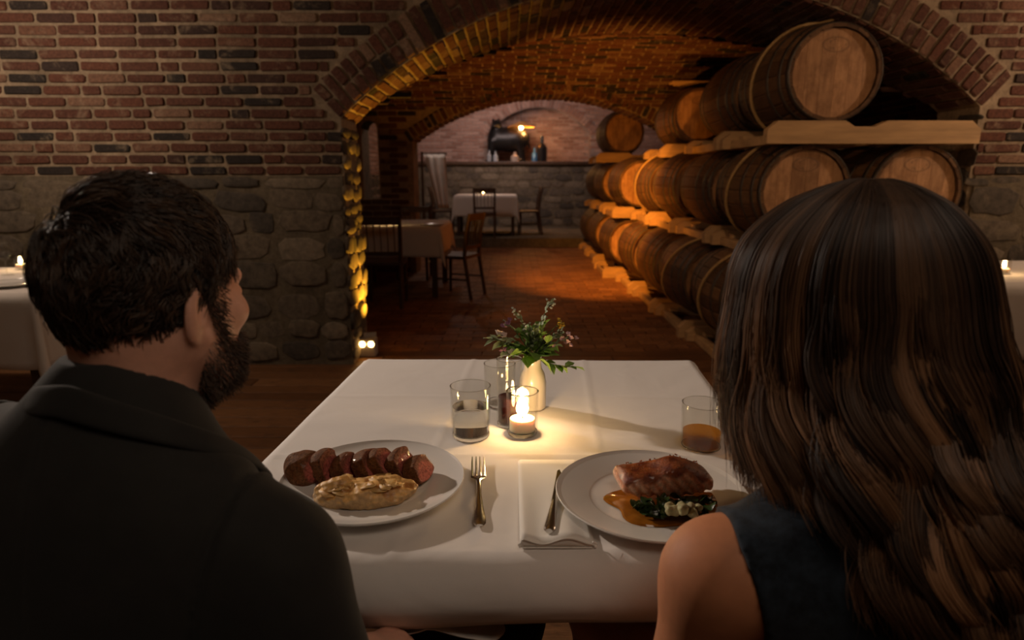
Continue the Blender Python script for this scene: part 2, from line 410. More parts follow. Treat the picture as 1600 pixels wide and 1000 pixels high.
def pm(loc, w, d, h, ex=(1, 0, 0), ez=(0, 0, 1), roll=0):
    """matrix of a piece: width w along ex, height h along ez, standing proud d along -(ez x ex)"""
    ex = Vector(ex).normalized(); ez = Vector(ez).normalized(); ey = ez.cross(ex)
    if roll:
        q = Matrix.Rotation(roll, 3, ey); ex = q @ ex; ez = q @ ez
    m = Matrix(((ex[0] * w, ey[0] * d, ez[0] * h, loc[0]), (ex[1] * w, ey[1] * d, ez[1] * h, loc[1]), (ex[2] * w, ey[2] * d, ez[2] * h, loc[2]), (0, 0, 0, 1)))
    return m
# ================================================================ THE SETTING
# ---- arch of the front wall (circle) and the cross vault behind it
AX, AR, AC = .99, 3.05, 2.47          # centre x, radius, crown height
XL, XR = -1.10, 3.00                  # jambs
YF, YB = 4.30, 4.72                   # front wall faces
def za(x): return AC - AR + math.sqrt(max(0, AR * AR - (x - AX) ** 2))
BX, BRR, BC = .455, 3.0, 2.28         # second arch
BL, BRt = -1.29, 2.20
Y2, Y2B = 8.60, 9.05
def zb(x): return BC - BRR + math.sqrt(max(0, BRR * BRR - (x - BX) ** 2))
def zv(Y): return 2.62 - (.218 if Y < 6.7 else .13) * (Y - 6.7) ** 2
def ypen(x): return max(YB, 6.7 - math.sqrt(max(0, (2.62 - za(x)) / .218)))
def ypen2(x): return min(Y2, 6.7 + math.sqrt(max(0, (2.62 - zb(x)) / .13)))
ZT = 2.85
wf = empty('wall_front', (0, 0, 0), kind='structure')
def wall_with_arch(x0, x1, xl, xr, arch, y0, y1, ztop, n=48):
    b = MB()
    def quad(p): b.add(p, [(0, 1, 2, 3)])
    xs = [x0, xl] + [xl + (xr - xl) * i / n for i in range(1, n)] + [xr, x1]
    for i in range(len(xs) - 1):
        a, c = xs[i], xs[i + 1]
        ins = a >= xl - 1e-6 and c <= xr + 1e-6
        za_, zc_ = (arch(a), arch(c)) if ins else (0, 0)
        for y in (y0, y1): quad([(a, y, za_), (c, y, zc_), (c, y, ztop), (a, y, ztop)])
    for x in (xl, xr): quad([(x, y0, 0), (x, y1, 0), (x, y1, arch(x)), (x, y0, arch(x))])
    return b
wall_with_arch(-4.6, 4.6, XL, XR, za, YF, YB, ZT).build('mortar', M['mortar'], wf)
# brick courses
RA0 = math.asin((AX - XL) / AR); RA1 = math.asin((XR - AX) / AR)
def free(x, z):
    for sz in (-.028, .028):
        dd = math.hypot(x - AX, z + sz - (AC - AR)); an = math.atan2(x - AX, z + sz - (AC - AR))
        if dd < AR + .256 and -RA0 - .012 < an < RA1 + .012 and z > 1.5: return False
        if XL - .004 < x < XR + .004 and (z < 1.64 or dd < AR): return False
    return True
PH = .0712
ms = []
row = 0; z = 1.315
while z < ZT - .05:
    x = -4.6 + (.125 if row % 2 else 0) + rnd.uniform(-.03, .03)
    while x < 4.6:
        w = .25 if rnd.random() < .86 else .13
        cx = x + w / 2; hw = w / 2 - .008
        ok = True
        for sx in (-hw, 0, hw):
            for sz in (-.03, .03):
                dd = math.hypot(cx + sx - AX, z + sz - (AC - AR))
                if not free(cx + sx, z): ok = False
        if ok: ms.append(pm((cx, YF, z + rnd.uniform(-.002, .002)), w - .019, rnd.uniform(.009, .016), .0515 + rnd.uniform(-.003, .003), roll=rnd.uniform(-.012, .012)))
        else:                                    # cut bricks that close up to the ring and the jambs
            q = x; best = None
            while q < x + w - .02:
                e = q
                while e < x + w and free(e, z) : e += .01
                if e - q > .045: ms.append(pm(((q + e) / 2, YF, z), e - q - .014, rnd.uniform(.009, .015), .055))
                q = max(e, q) + .01
        x += w
    z += PH; row += 1
pieces(wf, 'brick', 'brick', ms, 'brick', 300, 'brickwork')
# voussoirs
ms = []
a0 = math.acos((1.60 - (AC - AR)) / (AR)) ; a0 = math.asin((AX - XL) / AR); a1 = math.asin((XR - AX) / AR)
s = -a0 * (AR + .12) + .03
while s < a1 * (AR + .12):
    a = s / (AR + .12); d = Vector((math.sin(a), 0, math.cos(a)))
    long_ = rnd.random() < .6
    c0 = Vector((AX, YF, AC - AR))
    tang = Vector((math.cos(a), 0, -math.sin(a)))
    if long_: ms.append(pm(c0 + d * (AR + .128), .056, rnd.uniform(.010, .020), .235, tang, d, rnd.uniform(-.03, .03)))
    else:
        ms.append(pm(c0 + d * (AR + .065), .056, rnd.uniform(.008, .02), .112, tang, d, rnd.uniform(-.04, .04)))
        ms.append(pm(c0 + d * (AR + .19), .056, rnd.uniform(.008, .02), .108, tang, d, rnd.uniform(-.04, .04)))
    s += .0745
pieces(wf, 'voussoir', 'brick', ms, 'brick', 300, 'voussoirs')
# soffit mortar and bricks (they run back until they meet the cross vault)
def soffit(parent, arch, cx, cr, cc, xl, xr, yfun0, yfun1, nm, matm, limit, step=.0745, L=.25):
    b = MB(); n = 60
    for i in range(n):
        x0, x1 = xl + (xr - xl) * i / n, xl + (xr - xl) * (i + 1) / n
        b.add([(x0, yfun0(x0), arch(x0)), (x1, yfun0(x1), arch(x1)), (x1, yfun1(x1), arch(x1)), (x0, yfun1(x0), arch(x0))], [(0, 1, 2, 3)])
    b.build('soffit', matm, parent)
    ms = []; al, ar = -math.asin((cx - xl) / cr), math.asin((xr - cx) / cr)
    s = al * cr + .04; k = 0
    while s < ar * cr - .03:
        a = s / cr; d = Vector((math.sin(a), 0, math.cos(a))); p = Vector((cx, 0, cc - cr)) + d * cr
        y0, y1 = yfun0(p.x), yfun1(p.x); y = y0 + (L / 2 if k % 2 else 0); 
        if k % 2: ms.append(pm((p.x, y0 + L / 4, p.z), L / 2 - .02, rnd.uniform(.006, .014), .055, (0, 1, 0), Vector((math.cos(a), 0, -math.sin(a)))))
        while y < y1 - .05:
            l = min(L, y1 - y)
            ms.append(pm((p.x, y + l / 2, p.z), l - .018, rnd.uniform(.006, .016), .055, (0, 1, 0), Vector((math.cos(a), 0, -math.sin(a))), rnd.uniform(-.02, .02)))
            y += L
        s += step; k += 1
    pieces(parent, 'soffit_brick', 'brick', ms, 'brick', limit, 'soffit_brickwork')
soffit(wf, za, AX, AR, AC, XL, XR, lambda x: YF, ypen, 'front', M['mortar'], 300)
# rubble stones of the lower wall
def rubble(x0, x1, z0, z1, place, sw=(.16, .44), shh=(.11, .21), seed=3):
    r = random.Random(seed); out = []; z = z0
    while z < z1 - .03:
        h = min(r.uniform(*shh), z1 - z); x = x0 + r.uniform(-.1, 0)
        while x < x1 - .04:
            w_ = r.uniform(*sw); 
            if x + w_ > x1: w_ = x1 - x
            if w_ > .06: out.append(place(x + w_ / 2, z + h / 2 + r.uniform(-.015, .015), w_ * .96, r.uniform(.006, .024), h * r.uniform(.86, 1.0), r.uniform(-.06, .06)))
            x += w_
        z += h
    return out
fr = lambda x, z, w, d, h, a: pm((x, YF, z), w, d, h, roll=a)
b = MB(); b.box((-2.85, YF - .012, .64), (3.49, .022, 1.28)); b.build('rubble_mortar', M['mortar2'], wf)
b = MB(); b.box((3.81, YF - .012, .64), (1.57, .022, 1.28)); b.build('rubble_mortar', M['mortar2'], wf)
fr = lambda x, z, w, d, h, a: pm((x, YF - .018, z), w, d, h, roll=a)
ms = rubble(-3.5, XL - .01, .02, 1.27, fr, seed=11) + rubble(XR + .03, 4.6, .02, 1.27, fr, seed=5) + rubble(-4.6, -3.5, .02, 1.27, fr, seed=6)
pieces(wf, 'stone', 'stone', ms, 'stone', 300, 'rubble_stones')
# jamb stones, facing the passage
jb = lambda y, z, w, d, h, a: pm((XL, y, z), w, d * 1.3, h, (0, 1, 0), (0, 0, 1), a)
ms = rubble(YF + .01, YB, .02, 1.58, jb, (.12, .26), (.07, .14), 21)
pieces(wf, 'jamb_stone', 'stone', ms, 'stone', 300, 'jamb_stones')
jr = lambda y, z, w, d, h, a: pm((XR, y, z), w, d, h, (0, -1, 0), (0, 0, 1), a)
pieces(wf, 'jamb_stone', 'stone', rubble(YF + .01, YB, .02, 1.66, jr, (.12, .26), (.08, .15), 22), 'stone', 0, 'jamb_stones')

# ---- cross vault between the two arches
ce = empty('ceiling', kind='structure')
b = MB(); nx = 90; x0, x1 = -2.6, 4.2; ny = 26
def yr(x):
    a = ypen(x) if XL < x < XR else YB
    c = ypen2(x) if BL < x < BRt else Y2
    return a, c
for i in range(nx):
    xa, xb = x0 + (x1 - x0) * i / nx, x0 + (x1 - x0) * (i + 1) / nx
    for e in (XL, XR, BL, BRt):
        pass
    (a0_, c0_), (a1_, c1_) = yr(xa + 1e-4), yr(xb - 1e-4)
    for k in range(ny):
        y00, y01 = a0_ + (c0_ - a0_) * k / ny, a0_ + (c0_ - a0_) * (k + 1) / ny
        y10, y11 = a1_ + (c1_ - a1_) * k / ny, a1_ + (c1_ - a1_) * (k + 1) / ny
        b.add([(xa, y00, zv(y00)), (xb, y10, zv(y10)), (xb, y11, zv(y11)), (xa, y01, zv(y01))], [(0, 1, 2, 3)])
b.build('vault_mortar', M['mortar'], ce)
ms = []; y = YB + .04; k = 0
while y < Y2 - .02:
    dz = (zv(y + .01) - zv(y - .01)) / .02; tg = Vector((0, 1, dz)).normalized()
    x = x0 + (.125 if k % 2 else 0) + rnd.uniform(-.02, .02)
    while x < x1 - .1:
        cx = x + .125; a, c = yr(cx)
        if a - .02 < y < c + .02: ms.append(pm((cx, y, zv(y)), .232, rnd.uniform(.006, .016), .056, (-1, 0, 0), tg, rnd.uniform(-.015, .015)))
        x += .25
    y += .0745 * tg.y; k += 1
ms.sort(key=lambda m: -inframe(m.translation, 0))
pieces(ce, 'vault_brick', 'brick', ms, 'brick', 300, 'vault_brickwork')

# ---- second wall with its arch and slit opening
wm = empty('wall_middle', kind='structure')
SLX0, SLX1, SLZ0, SLZ1 = -1.95, -1.74, .98, 1.98
b = wall_with_arch(-1.74, 4.2, BL, BRt, zb, Y2, Y2B, ZT, 40)
for y in (Y2, Y2B):
    b.add([(-2.6, y, 0), (SLX0, y, 0), (SLX0, y, ZT), (-2.6, y, ZT)], [(0, 1, 2, 3)])
    b.add([(SLX0, y, 0), (SLX1, y, 0), (SLX1, y, SLZ0), (SLX0, y, SLZ0)], [(0, 1, 2, 3)])
    n = 8; cx = (SLX0 + SLX1) / 2; rr = (SLX1 - SLX0) / 2
    for i in range(n):
        xa, xb = SLX0 + (SLX1 - SLX0) * i / n, SLX0 + (SLX1 - SLX0) * (i + 1) / n
        zz = [SLZ1 - rr + math.sqrt(max(0, rr * rr - (q - cx) ** 2)) for q in (xa, xb)]
        b.add([(xa, y, zz[0]), (xb, y, zz[1]), (xb, y, ZT), (xa, y, ZT)], [(0, 1, 2, 3)])
for x in (SLX0, SLX1): b.add([(x, Y2, SLZ0), (x, Y2B, SLZ0), (x, Y2B, SLZ1 - .1), (x, Y2, SLZ1 - .1)], [(0, 1, 2, 3)])
b.add([(SLX0, Y2, SLZ0), (SLX1, Y2, SLZ0), (SLX1, Y2B, SLZ0), (SLX0, Y2B, SLZ0)], [(0, 1, 2, 3)])
b.build('mortar', M['mortar'], wm)
ms = []; z = .05; k = 0
while z < 2.35:
    x = -2.6 + (.125 if k % 2 else 0)
    while x < 4.2:
        cx = x + .125; ok = not (BL - .02 < cx + .1 and cx - .1 < BRt + .02 and math.hypot(cx - BX, z - (BC - BRR)) < BRR + .22)
        if BL - .02 < cx + .12 and cx - .12 < BRt + .02 and z < 1.8: ok = False
        if SLX0 - .11 < cx < SLX1 + .11 and SLZ0 - .03 < z < SLZ1 + .03: ok = False
        if ok: ms.append(pm((cx, Y2, z), .232, rnd.uniform(.008, .018), .056, roll=rnd.uniform(-.015, .015)))
        x += .25
    z += .0745; k += 1
pieces(wm, 'brick', 'brick', ms, 'brick', 300, 'brickwork')
soffit(wm, zb, BX, BRR, BC, BL, BRt, ypen2, lambda x: Y2B, 'mid', M['mortar'], 0)
ms = []
s = -math.asin((BX - BL) / BRR) * BRR
while s < math.asin((BRt - BX) / BRR) * BRR:
    a = s / BRR; d = Vector((math.sin(a), 0, math.cos(a))); x = BX + math.sin(a) * (BRR + .11)
    yy = ypen2(min(max(x, BL), BRt)) if True else Y2
    p = Vector((BX, 0, BC - BRR)) + d * (BRR + .075)
    # on the curved vault the ring follows its surface
    yk = 6.7 + math.sqrt(max(0, (2.62 - p.z) / .13)); yk = min(yk, Y2)
    ms.append(pm((p.x, yk, p.z), .054, .03, .14, Vector((math.cos(a), 0, -math.sin(a))), d))
    s += .0745
pieces(wm, 'voussoir', 'brick', ms, 'brick', 300, 'voussoirs')

# ---- side walls of the vaulted room, dining room shell, far room shell
def plainwall(name, pts, mat, brick=None, face=None):
    b = MB(); b.add(pts, [(0, 1, 2, 3)]); r = empty(name, kind='structure'); b.build('mortar', mat, r); return r
def courses(u0, u1, z0, z1, place, skip=None):
    out = []; z = z0 + .04; k = 0
    while z < z1 - .03:
        u = u0 + (.125 if k % 2 else 0)
        while u < u1 - .13:
            if skip is None or not skip(u + .125, z): out.append(place(u + .125, z))
            u += .25
        z += .0745; k += 1
    return out
wl = plainwall('wall_left', [(-2.6, YB, 0), (-2.6, Y2, 0), (-2.6, Y2, ZT), (-2.6, YB, ZT)], M['mortar'])
pieces(wl, 'brick', 'brick', courses(YB, Y2, 0, 2.6, lambda u, z: pm((-2.6, u, z), .232, .012, .056, (0, 1, 0))), 'brick', 0, 'brickwork')
wr = plainwall('wall_right', [(4.2, YB, 0), (4.2, Y2, 0), (4.2, Y2, ZT), (4.2, YB, ZT)], M['mortar'])
pieces(wr, 'brick', 'brick', courses(YB, Y2, 0, 2.6, lambda u, z: pm((4.2, u, z), .232, .012, .056, (0, -1, 0))), 'brick', 0, 'brickwork')
# dining room side walls and ceiling (outside the frame)
for sx, nm in ((-4.6, 'wall_left'), (4.6, 'wall_right')):
    plainwall(nm, [(sx, -2.2, 0), (sx, YF, 0), (sx, YF, ZT), (sx, -2.2, ZT)], M['mortar'])
plainwall('ceiling', [(-4.6, -2.2, ZT), (4.6, -2.2, ZT), (4.6, YF, ZT), (-4.6, YF, ZT)], M['mortar'])
plainwall('wall_rear', [(-4.6, -2.2, 0), (4.6, -2.2, 0), (4.6, -2.2, ZT), (-4.6, -2.2, ZT)], M['mortar'])
# far room
FZ = 3.25; FX0, FX1, FY = -2.5, 3.7, 15.5
wl3 = plainwall('wall_left', [(FX0, Y2B, 0), (FX0, FY, 0), (FX0, FY, FZ), (FX0, Y2B, FZ)], M['mortar3'])
pieces(wl3, 'brick', 'brick', courses(Y2B, FY, 1.3, FZ, lambda u, z: pm((FX0, u, z), .232, .012, .056, (0, 1, 0))), 'farbrick', 0, 'brickwork')
ms = rubble(Y2B, FY, .02, 1.3, lambda y, z, w, d, h, a: pm((FX0, y, z), w, d, h, (0, 1, 0), (0, 0, 1), a), seed=33)
pieces(wl3, 'stone', 'stone', ms, 'stone', 0, 'rubble_stones')
plainwall('wall_right', [(FX1, Y2B, 0), (FX1, FY, 0), (FX1, FY, FZ), (FX1, Y2B, FZ)], M['mortar3'])
plainwall('ceiling', [(FX0, Y2B, FZ), (FX1, Y2B, FZ), (FX1, FY, FZ), (FX0, FY, FZ)], M['mortar3'])
# back wall: brick with an arched recess, above a stone ledge
wb = empty('wall_back', kind='structure')
NX, NRr, NC = .62, 1.45, 2.78; NL, NR_ = -.55, 1.79
def zn(x): return NC - NRr + math.sqrt(max(0, NRr * NRr - (x - NX) ** 2))
wall_with_arch(FX0, FX1, NL, NR_, zn, FY - .45, FY, FZ, 30).build('mortar', M['mortar3'], wb)
b = MB(); b.add([(FX0, FY + .02, 0), (FX1, FY + .02, 0), (FX1, FY + .02, FZ), (FX0, FY + .02, FZ)], [(0, 1, 2, 3)]); b.build('recess_mortar', M['mortar3'], wb)
nf = lambda x, z: (NL - .02 < x < NR_ + .02 and math.hypot(x - NX, z - (NC - NRr)) < NRr + .2) or (NL - .1 < x < NR_ + .1 and z < 1.9)
pieces(wb, 'brick', 'brick', courses(FX0, FX1, 1.58, 3.2, lambda u, z: pm((u, FY - .45, z), .232, .014, .056), nf) + courses(NL, NR_, 1.58, 2.8, lambda u, z: pm((u, FY + .02, z), .232, .014, .056)), 'farbrick', 0, 'brickwork')
ms = []; s = -.95
while s < .95:
    d = Vector((math.sin(s), 0, math.cos(s))); ms.append(pm(Vector((NX, FY - .45, NC - NRr)) + d * (NRr + .1), .055, .03, .18, Vector((math.cos(s), 0, -math.sin(s))), d)); s += .0745 / NRr
pieces(wb, 'voussoir', 'brick', ms, 'farbrick', 0, 'voussoirs')
# stone ledge
lg = empty('wall_ledge', kind='structure')
b = MB(); b.box(((FX0 + FX1) / 2, 14.75, .78), (FX1 - FX0, .7, 1.50)); b.build('rubble_mortar', M['mortar2'], lg)
b = MB(); b.box(((FX0 + FX1) / 2, 14.72, 1.555), (FX1 - FX0, .8, .07), bev=.01); b.build('ledge_slab', M['wooddark'], lg)
pieces(lg, 'stone', 'stone', rubble(-1.9, 2.6, .2, 1.5, lambda x, z, w, d, h, a: pm((x, 14.4, z), w, d, h, roll=a), (.2, .5), (.14, .24), 51), 'stone', 300, 'rubble_stones')

# ---- floors
fl = empty('floor', kind='structure')
b = MB(); b.add([(-4.6, -2.2, -.012), (4.6, -2.2, -.012), (4.6, FY, -.012), (-4.6, FY, -.012)], [(0, 1, 2, 3)]); b.build('subfloor', M['wooddark'], fl)
ms = []; y = -.5; k = 0
while y < 4.55:
    x = -4.6 + rnd.uniform(-1.6, 0); w_ = .135 if y < 8.6 else .2
    while x < 4.6:
        L = rnd.uniform(1.6, 2.6)
        xa, xb = max(x, -4.58), min(x + L, 4.58)
        if xb - xa > .1: ms.append(pm(((xa + xb) / 2, y + w_ / 2, -.012), xb - xa - .005, .012, w_ - .006, (1, 0, 0), (0, 1, 0)))
        x += L
    y += w_; k += 1
def boxunit():
    v = [(-.5, 0, -.5), (.5, 0, -.5), (.5, 0, .5), (-.5, 0, .5), (-.5, -.8, -.5), (.5, -.8, -.5), (.5, -.8, .5), (-.5, -.8, .5), (-.499, -1, -.47), (.499, -1, -.47), (.499, -1, .47), (-.499, -1, .47)]
    f = [(0, 1, 5, 4), (1, 2, 6, 5), (2, 3, 7, 6), (3, 0, 4, 7), (4, 5, 9, 8), (5, 6, 10, 9), (6, 7, 11, 10), (7, 4, 8, 11), (8, 9, 10, 11)]
    return v, f
v, f = boxunit(); UNITS[('board', 0, 'plank')] = (np.array(v), f, mesh('floor_board', v, f, M['plank']))
pieces(fl, 'floor_board', 'board', ms, 'plank', 260, 'floor_boards', 1)
UNITS[('board', 0, 'paver')] = (np.array(v), f, mesh('paver', v, f, M['paver']))
ms = []; y = 4.61; k = 0
while y < 11.7:
    x = -2.6 + (.12 if k % 2 else 0)
    while x < 3.7: ms.append(pm((x + .12, y + .055, -.012), .232, rnd.uniform(.009, .013), .103, (1, 0, 0), (0, 1, 0))); x += .24
    y += .11; k += 1
pieces(fl, 'paver', 'board', ms, 'paver', 300, 'paving_bricks', 1)
f2 = empty('floor', kind='structure')
b = MB(); b.box((.6, 13.2, .085), (6.2, 2.9, .17), bev=.01); b.build('stone_platform', M['mortar2'], f2)
# ================================================================ BARRELS (axis along Y, origin at the centre)
BRAD, HRAD, BLEN = .335, .272, .88
def brad(y):                       # outer radius along the barrel
    return HRAD + .012 + (BRAD - HRAD - .012) * (1 - (2 * y / BLEN) ** 2)
def stave_mesh(n):
    b = MB(); a = math.pi / n * .97; ys = [BLEN * (i / 8 - .5) for i in range(9)]
    v = []; f = []
    for y in ys:
        r = brad(y)
        for (rr, t) in ((r - .022, -a), (r - .003, -a), (r, -a * .7), (r, a * .7), (r - .003, a), (r - .022, a)): v.append((rr * math.sin(t), y, rr * math.cos(t)))
    for i in range(8):
        for k in range(6): f.append((i * 6 + k, i * 6 + (k + 1) % 6, i * 6 + 6 + (k + 1) % 6, i * 6 + 6 + k))
    f.append((0, 1, 2, 3, 4, 5)); f.append(tuple(48 + k for k in (5, 4, 3, 2, 1, 0)))
    return mesh('stave', v, f, M['stave'])
def hoop_mesh(y, wd):
    v = []; f = []; n = 40
    for i in range(n):
        a = 2 * math.pi * i / n
        for (yy, o) in ((y - wd / 2, -.002), (y - wd / 2, .003), (y + wd / 2, .003), (y + wd / 2, -.002)):
            r = brad(yy) + o; v.append((r * math.sin(a), yy, r * math.cos(a)))
    for i in range(n):
        for k in range(4): f.append((i * 4 + k, i * 4 + (k + 1) % 4, ((i + 1) % n) * 4 + (k + 1) % 4, ((i + 1) % n) * 4 + k))
    return mesh('hoop', v, f, M['hoop'], True)
def head_board_mesh(x0, x1, y):
    r = HRAD - .012; n = 6; v = []; f = []
    for yy in (y, y + .02 * (1 if y < 0 else -1)):
        for i in range(n + 1):
            x = x0 + (x1 - x0) * i / n; h = math.sqrt(max(0, r * r - x * x)); v += [(x, yy, -h), (x, yy, h)]
    k = 2 * (n + 1)
    for i in range(n):
        f.append((2 * i, 2 * i + 2, 2 * i + 3, 2 * i + 1)); f.append((k + 2 * i, k + 2 * i + 1, k + 2 * i + 3, k + 2 * i + 2))
        f.append((2 * i, 2 * i + 2, k + 2 * i + 2, k + 2 * i)); f.append((2 * i + 1, 2 * i + 3, k + 2 * i + 3, k + 2 * i + 1))
    f.append((0, 1, k + 1, k)); f.append((2 * n, 2 * n + 1, k + 2 * n + 1, k + 2 * n))
    return mesh('head_board', v, f, M['head'])
NST = 22
SM = stave_mesh(NST)
proto = empty('barrel')
for i in range(NST):
    o = obj('stave', SM, proto); o.rotation_euler = (0, 2 * math.pi * i / NST, 0)
for y, wd in ((-.425, .035), (-.34, .03), (-.20, .03), (.20, .03), (.34, .03), (.425, .035)): obj('hoop', hoop_mesh(y, wd), proto, label='dark steel hoop')
eds = [-.26, -.172, -.083, .008, .09, .178, .26]
for sgn in (-1, 1):
    for i in range(6): obj('head_board', head_board_mesh(eds[i] + .0008, eds[i + 1] - .0008, sgn * (BLEN / 2 - .03)), proto, label='pale oak head board')
b = MB(); b.tube([(BRAD - .006, 0, 0), (BRAD + .008, 0, 0)], .022, 12); b.build('bung', M['woodmid'], proto, label='wooden bung')
# rack of two cradles: notched boards front and back, rails between
def notched(w_, h, t, notch=True):
    """board along X, notched top edge, chamfered ends; front at y=0"""
    P = [(-w_ / 2, 0), (w_ / 2, 0), (w_ / 2, h * .62), (w_ / 2 - .06, h)]
    if notch: P += [(.06 * 1 + .02, h), (.0, h * .74), (-.12, h * .74), (-.18, h)]
    P += [(-w_ / 2 + .06, h), (-w_ / 2, h * .62)]
    v = [(x, 0, z) for x, z in P] + [(x, t, z) for x, z in P]; n = len(P)
    f = [(i, (i + 1) % n, n + (i + 1) % n, n + i) for i in range(n)]
    b = MB(); b.add(v, f)
    # caps as quads from bottom line
    bm = bmesh.new(); vs = [bm.verts.new(p) for p in v]
    for q in f: bm.faces.new([vs[i] for i in q])
    bm.faces.new([vs[i] for i in range(n)]); bm.faces.new([vs[n + i] for i in reversed(range(n))])
    bmesh.ops.recalc_face_normals(bm, faces=bm.faces); bmesh.ops.triangulate(bm, faces=[q for q in bm.faces if len(q.verts) > 4])
    me = bpy.data.meshes.new('board'); bm.to_mesh(me); bm.free(); me.materials.append(M['rackwood']); return me
rproto = empty('barrel_rack')
RH = .135; RW = 1.30
o = obj('cross_board', notched(RW, RH, .07), rproto); o.location = (0, 0, 0)
o = obj('cross_board', notched(RW, RH, .07), rproto); o.location = (0, .85, 0); o.scale = (1, 1, .82)
for x in (-.56, -.15, .15, .56):
    b = MB(); b.box((x, .46, .03), (.07, .78, .06), bev=.006); b.build('rail', M['rackwood'], rproto)
for x in (-.49, -.22, .22, .49):
    for y in (.14, .78):
        b = MB(); s_ = 1 if x in (-.49, .22) else -1
        b.add([(x - .05, y - .035, .06), (x + .05, y - .035, .06), (x + .05, y + .035, .06), (x - .05, y + .035, .06), (x - s_ * .05, y - .035, .088), (x - s_ * .05, y + .035, .088)],
              [(0, 1, 2, 3), (0, 3, 5, 4) if s_ > 0 else (1, 2, 5, 4), (0, 1, 4), (3, 2, 5), (1, 2, 5, 4) if s_ > 0 else (0, 3, 5, 4)])
        b.build('chock', M['rackwood'], rproto)
# strap around a barrel
def strap_obj(parentname, cx, cy, cz, lean, label, rot=0):
    pts = []; n = 40
    for i in range(n + 1):
        a = 2 * math.pi * i / n; y = cy + lean * math.cos(a); r = brad(max(-.43, min(.43, y - cy))) + .014
        pts.append((cx + r * math.sin(a), y, cz + r * math.cos(a)))
    b = MB(); b.tube(pts, .011, 6, caps=False); b.tube([(cx - .02, cy + lean, cz + BRAD), (cx + .20, cy + lean + .01, cz + BRAD + .06)], .009, 6)
    return b.build('strap', M['strap'], None, smooth=True, label=label, cat='strap', group='tan straps around the barrels')
stacks = [  # y of front end, x of the two columns per tier (None = empty place), tiers from the top
    (4.12, [(1.965, None), (1.85, 2.555), (1.70, 2.42)], 'first'),
    (5.08, [(1.95, None), (1.82, 2.53), (1.66, 2.38)], 'second'),
    (6.05, [(None, None), (1.78, 2.5), (1.63, 2.35)], 'third'),
    (7.05, [(1.98, None), (1.76, 2.46), (1.60, 2.3)], 'fourth'),
    (8.20, [(None, None), (1.62, None), (1.52, None)], 'fifth'),
    (9.60, [(1.62, None), (1.60, 2.3), (1.52, 2.22)], 'sixth'),
    (10.7, [(None, None), (1.60, 2.3), (1.52, 2.22)], 'seventh'),
]
TZ = [1.893, 1.185, .452]
where = {'first': 'nearest the diners', 'second': 'just behind the front stack', 'third': 'third back along the passage', 'fourth': 'in the amber light', 'fifth': 'inside the second arch', 'sixth': 'just past the second arch', 'seventh': 'farthest back in the dark'}
tn = ['topmost', 'middle', 'bottom']
used = used_r = False
for (yf, tiers, nm) in stacks:
    for t, cols in enumerate(tiers):
        placed = [c for c in cols if c is not None]
        if not placed: continue
        for ci, c in enumerate(cols):
            if c is None: continue
            o = proto if not used else copy_tree(proto); used = True
            o.location = (c, yf + BLEN / 2, TZ[t]); o.rotation_euler = (0, [0, .9, -.6, 2.1][(ci + t + len(nm)) % 4] * 0 + 0, 0)
            side = ('left-hand ' if ci == 0 else 'right-hand ') if len(placed) > 1 else ''
            props(o, label=f'dark oak barrel with pale head, {side}{tn[t]} tier of the {nm} stack {where[nm]}'.replace('  ', ' '), cat='barrel', group='oak barrels stacked on racks')
            o['label'] = f'oak barrel, {side}{tn[t]} tier, {where[nm]}' if len(placed) > 1 else f'oak barrel alone on the {tn[t]} tier, {where[nm]}'
        r = rproto if not used_r else copy_tree(rproto); used_r = True
        x0 = cols[0]; cxr = x0 + .245 if t == 0 else x0 + .335
        if nm == 'fifth': cxr = x0 + .1
        ry = yf - .06
        r.location = (cxr, ry, TZ[t] - HRAD - .012 - RH)
        if t == 2: r.location.z = .002; 
        if nm == 'fifth': r.scale = (.55, 1, 1); r.location.x = x0
        props(r, label=f'pale pine rack under the {tn[t]} tier {where[nm]}', cat='rack', group='notched barrel racks')
# straps
strap_obj('', 1.965, 4.12 + .44, TZ[0], -.12, 'tan strap looped around the topmost front barrel')
strap_obj('', 1.85, 4.12 + .44, TZ[1], -.16, 'tan strap looped around the middle front barrel')
strap_obj('', 1.70, 4.12 + .44, TZ[2], -.16, 'tan strap looped around the bottom front barrel')
strap_obj('', 1.66, 5.08 + .44, TZ[2], -.22, 'tan strap around the bottom barrel one stack behind')
strap_obj('', 1.76, 7.05 + .44, TZ[1], -.12, 'amber-lit strap around a middle barrel by the light')
# flat board left on top of the amber barrel
b = MB(); b.box((1.90, 7.2, TZ[0] + .355), (.42, .16, .022), bev=.004); b.box((1.94, 7.34, TZ[0] + .355), (.36, .10, .022), .1, .004)
b.build('spare_board', M['rackwood'], None, label='short pine board lying on the amber-lit barrel', cat='board')

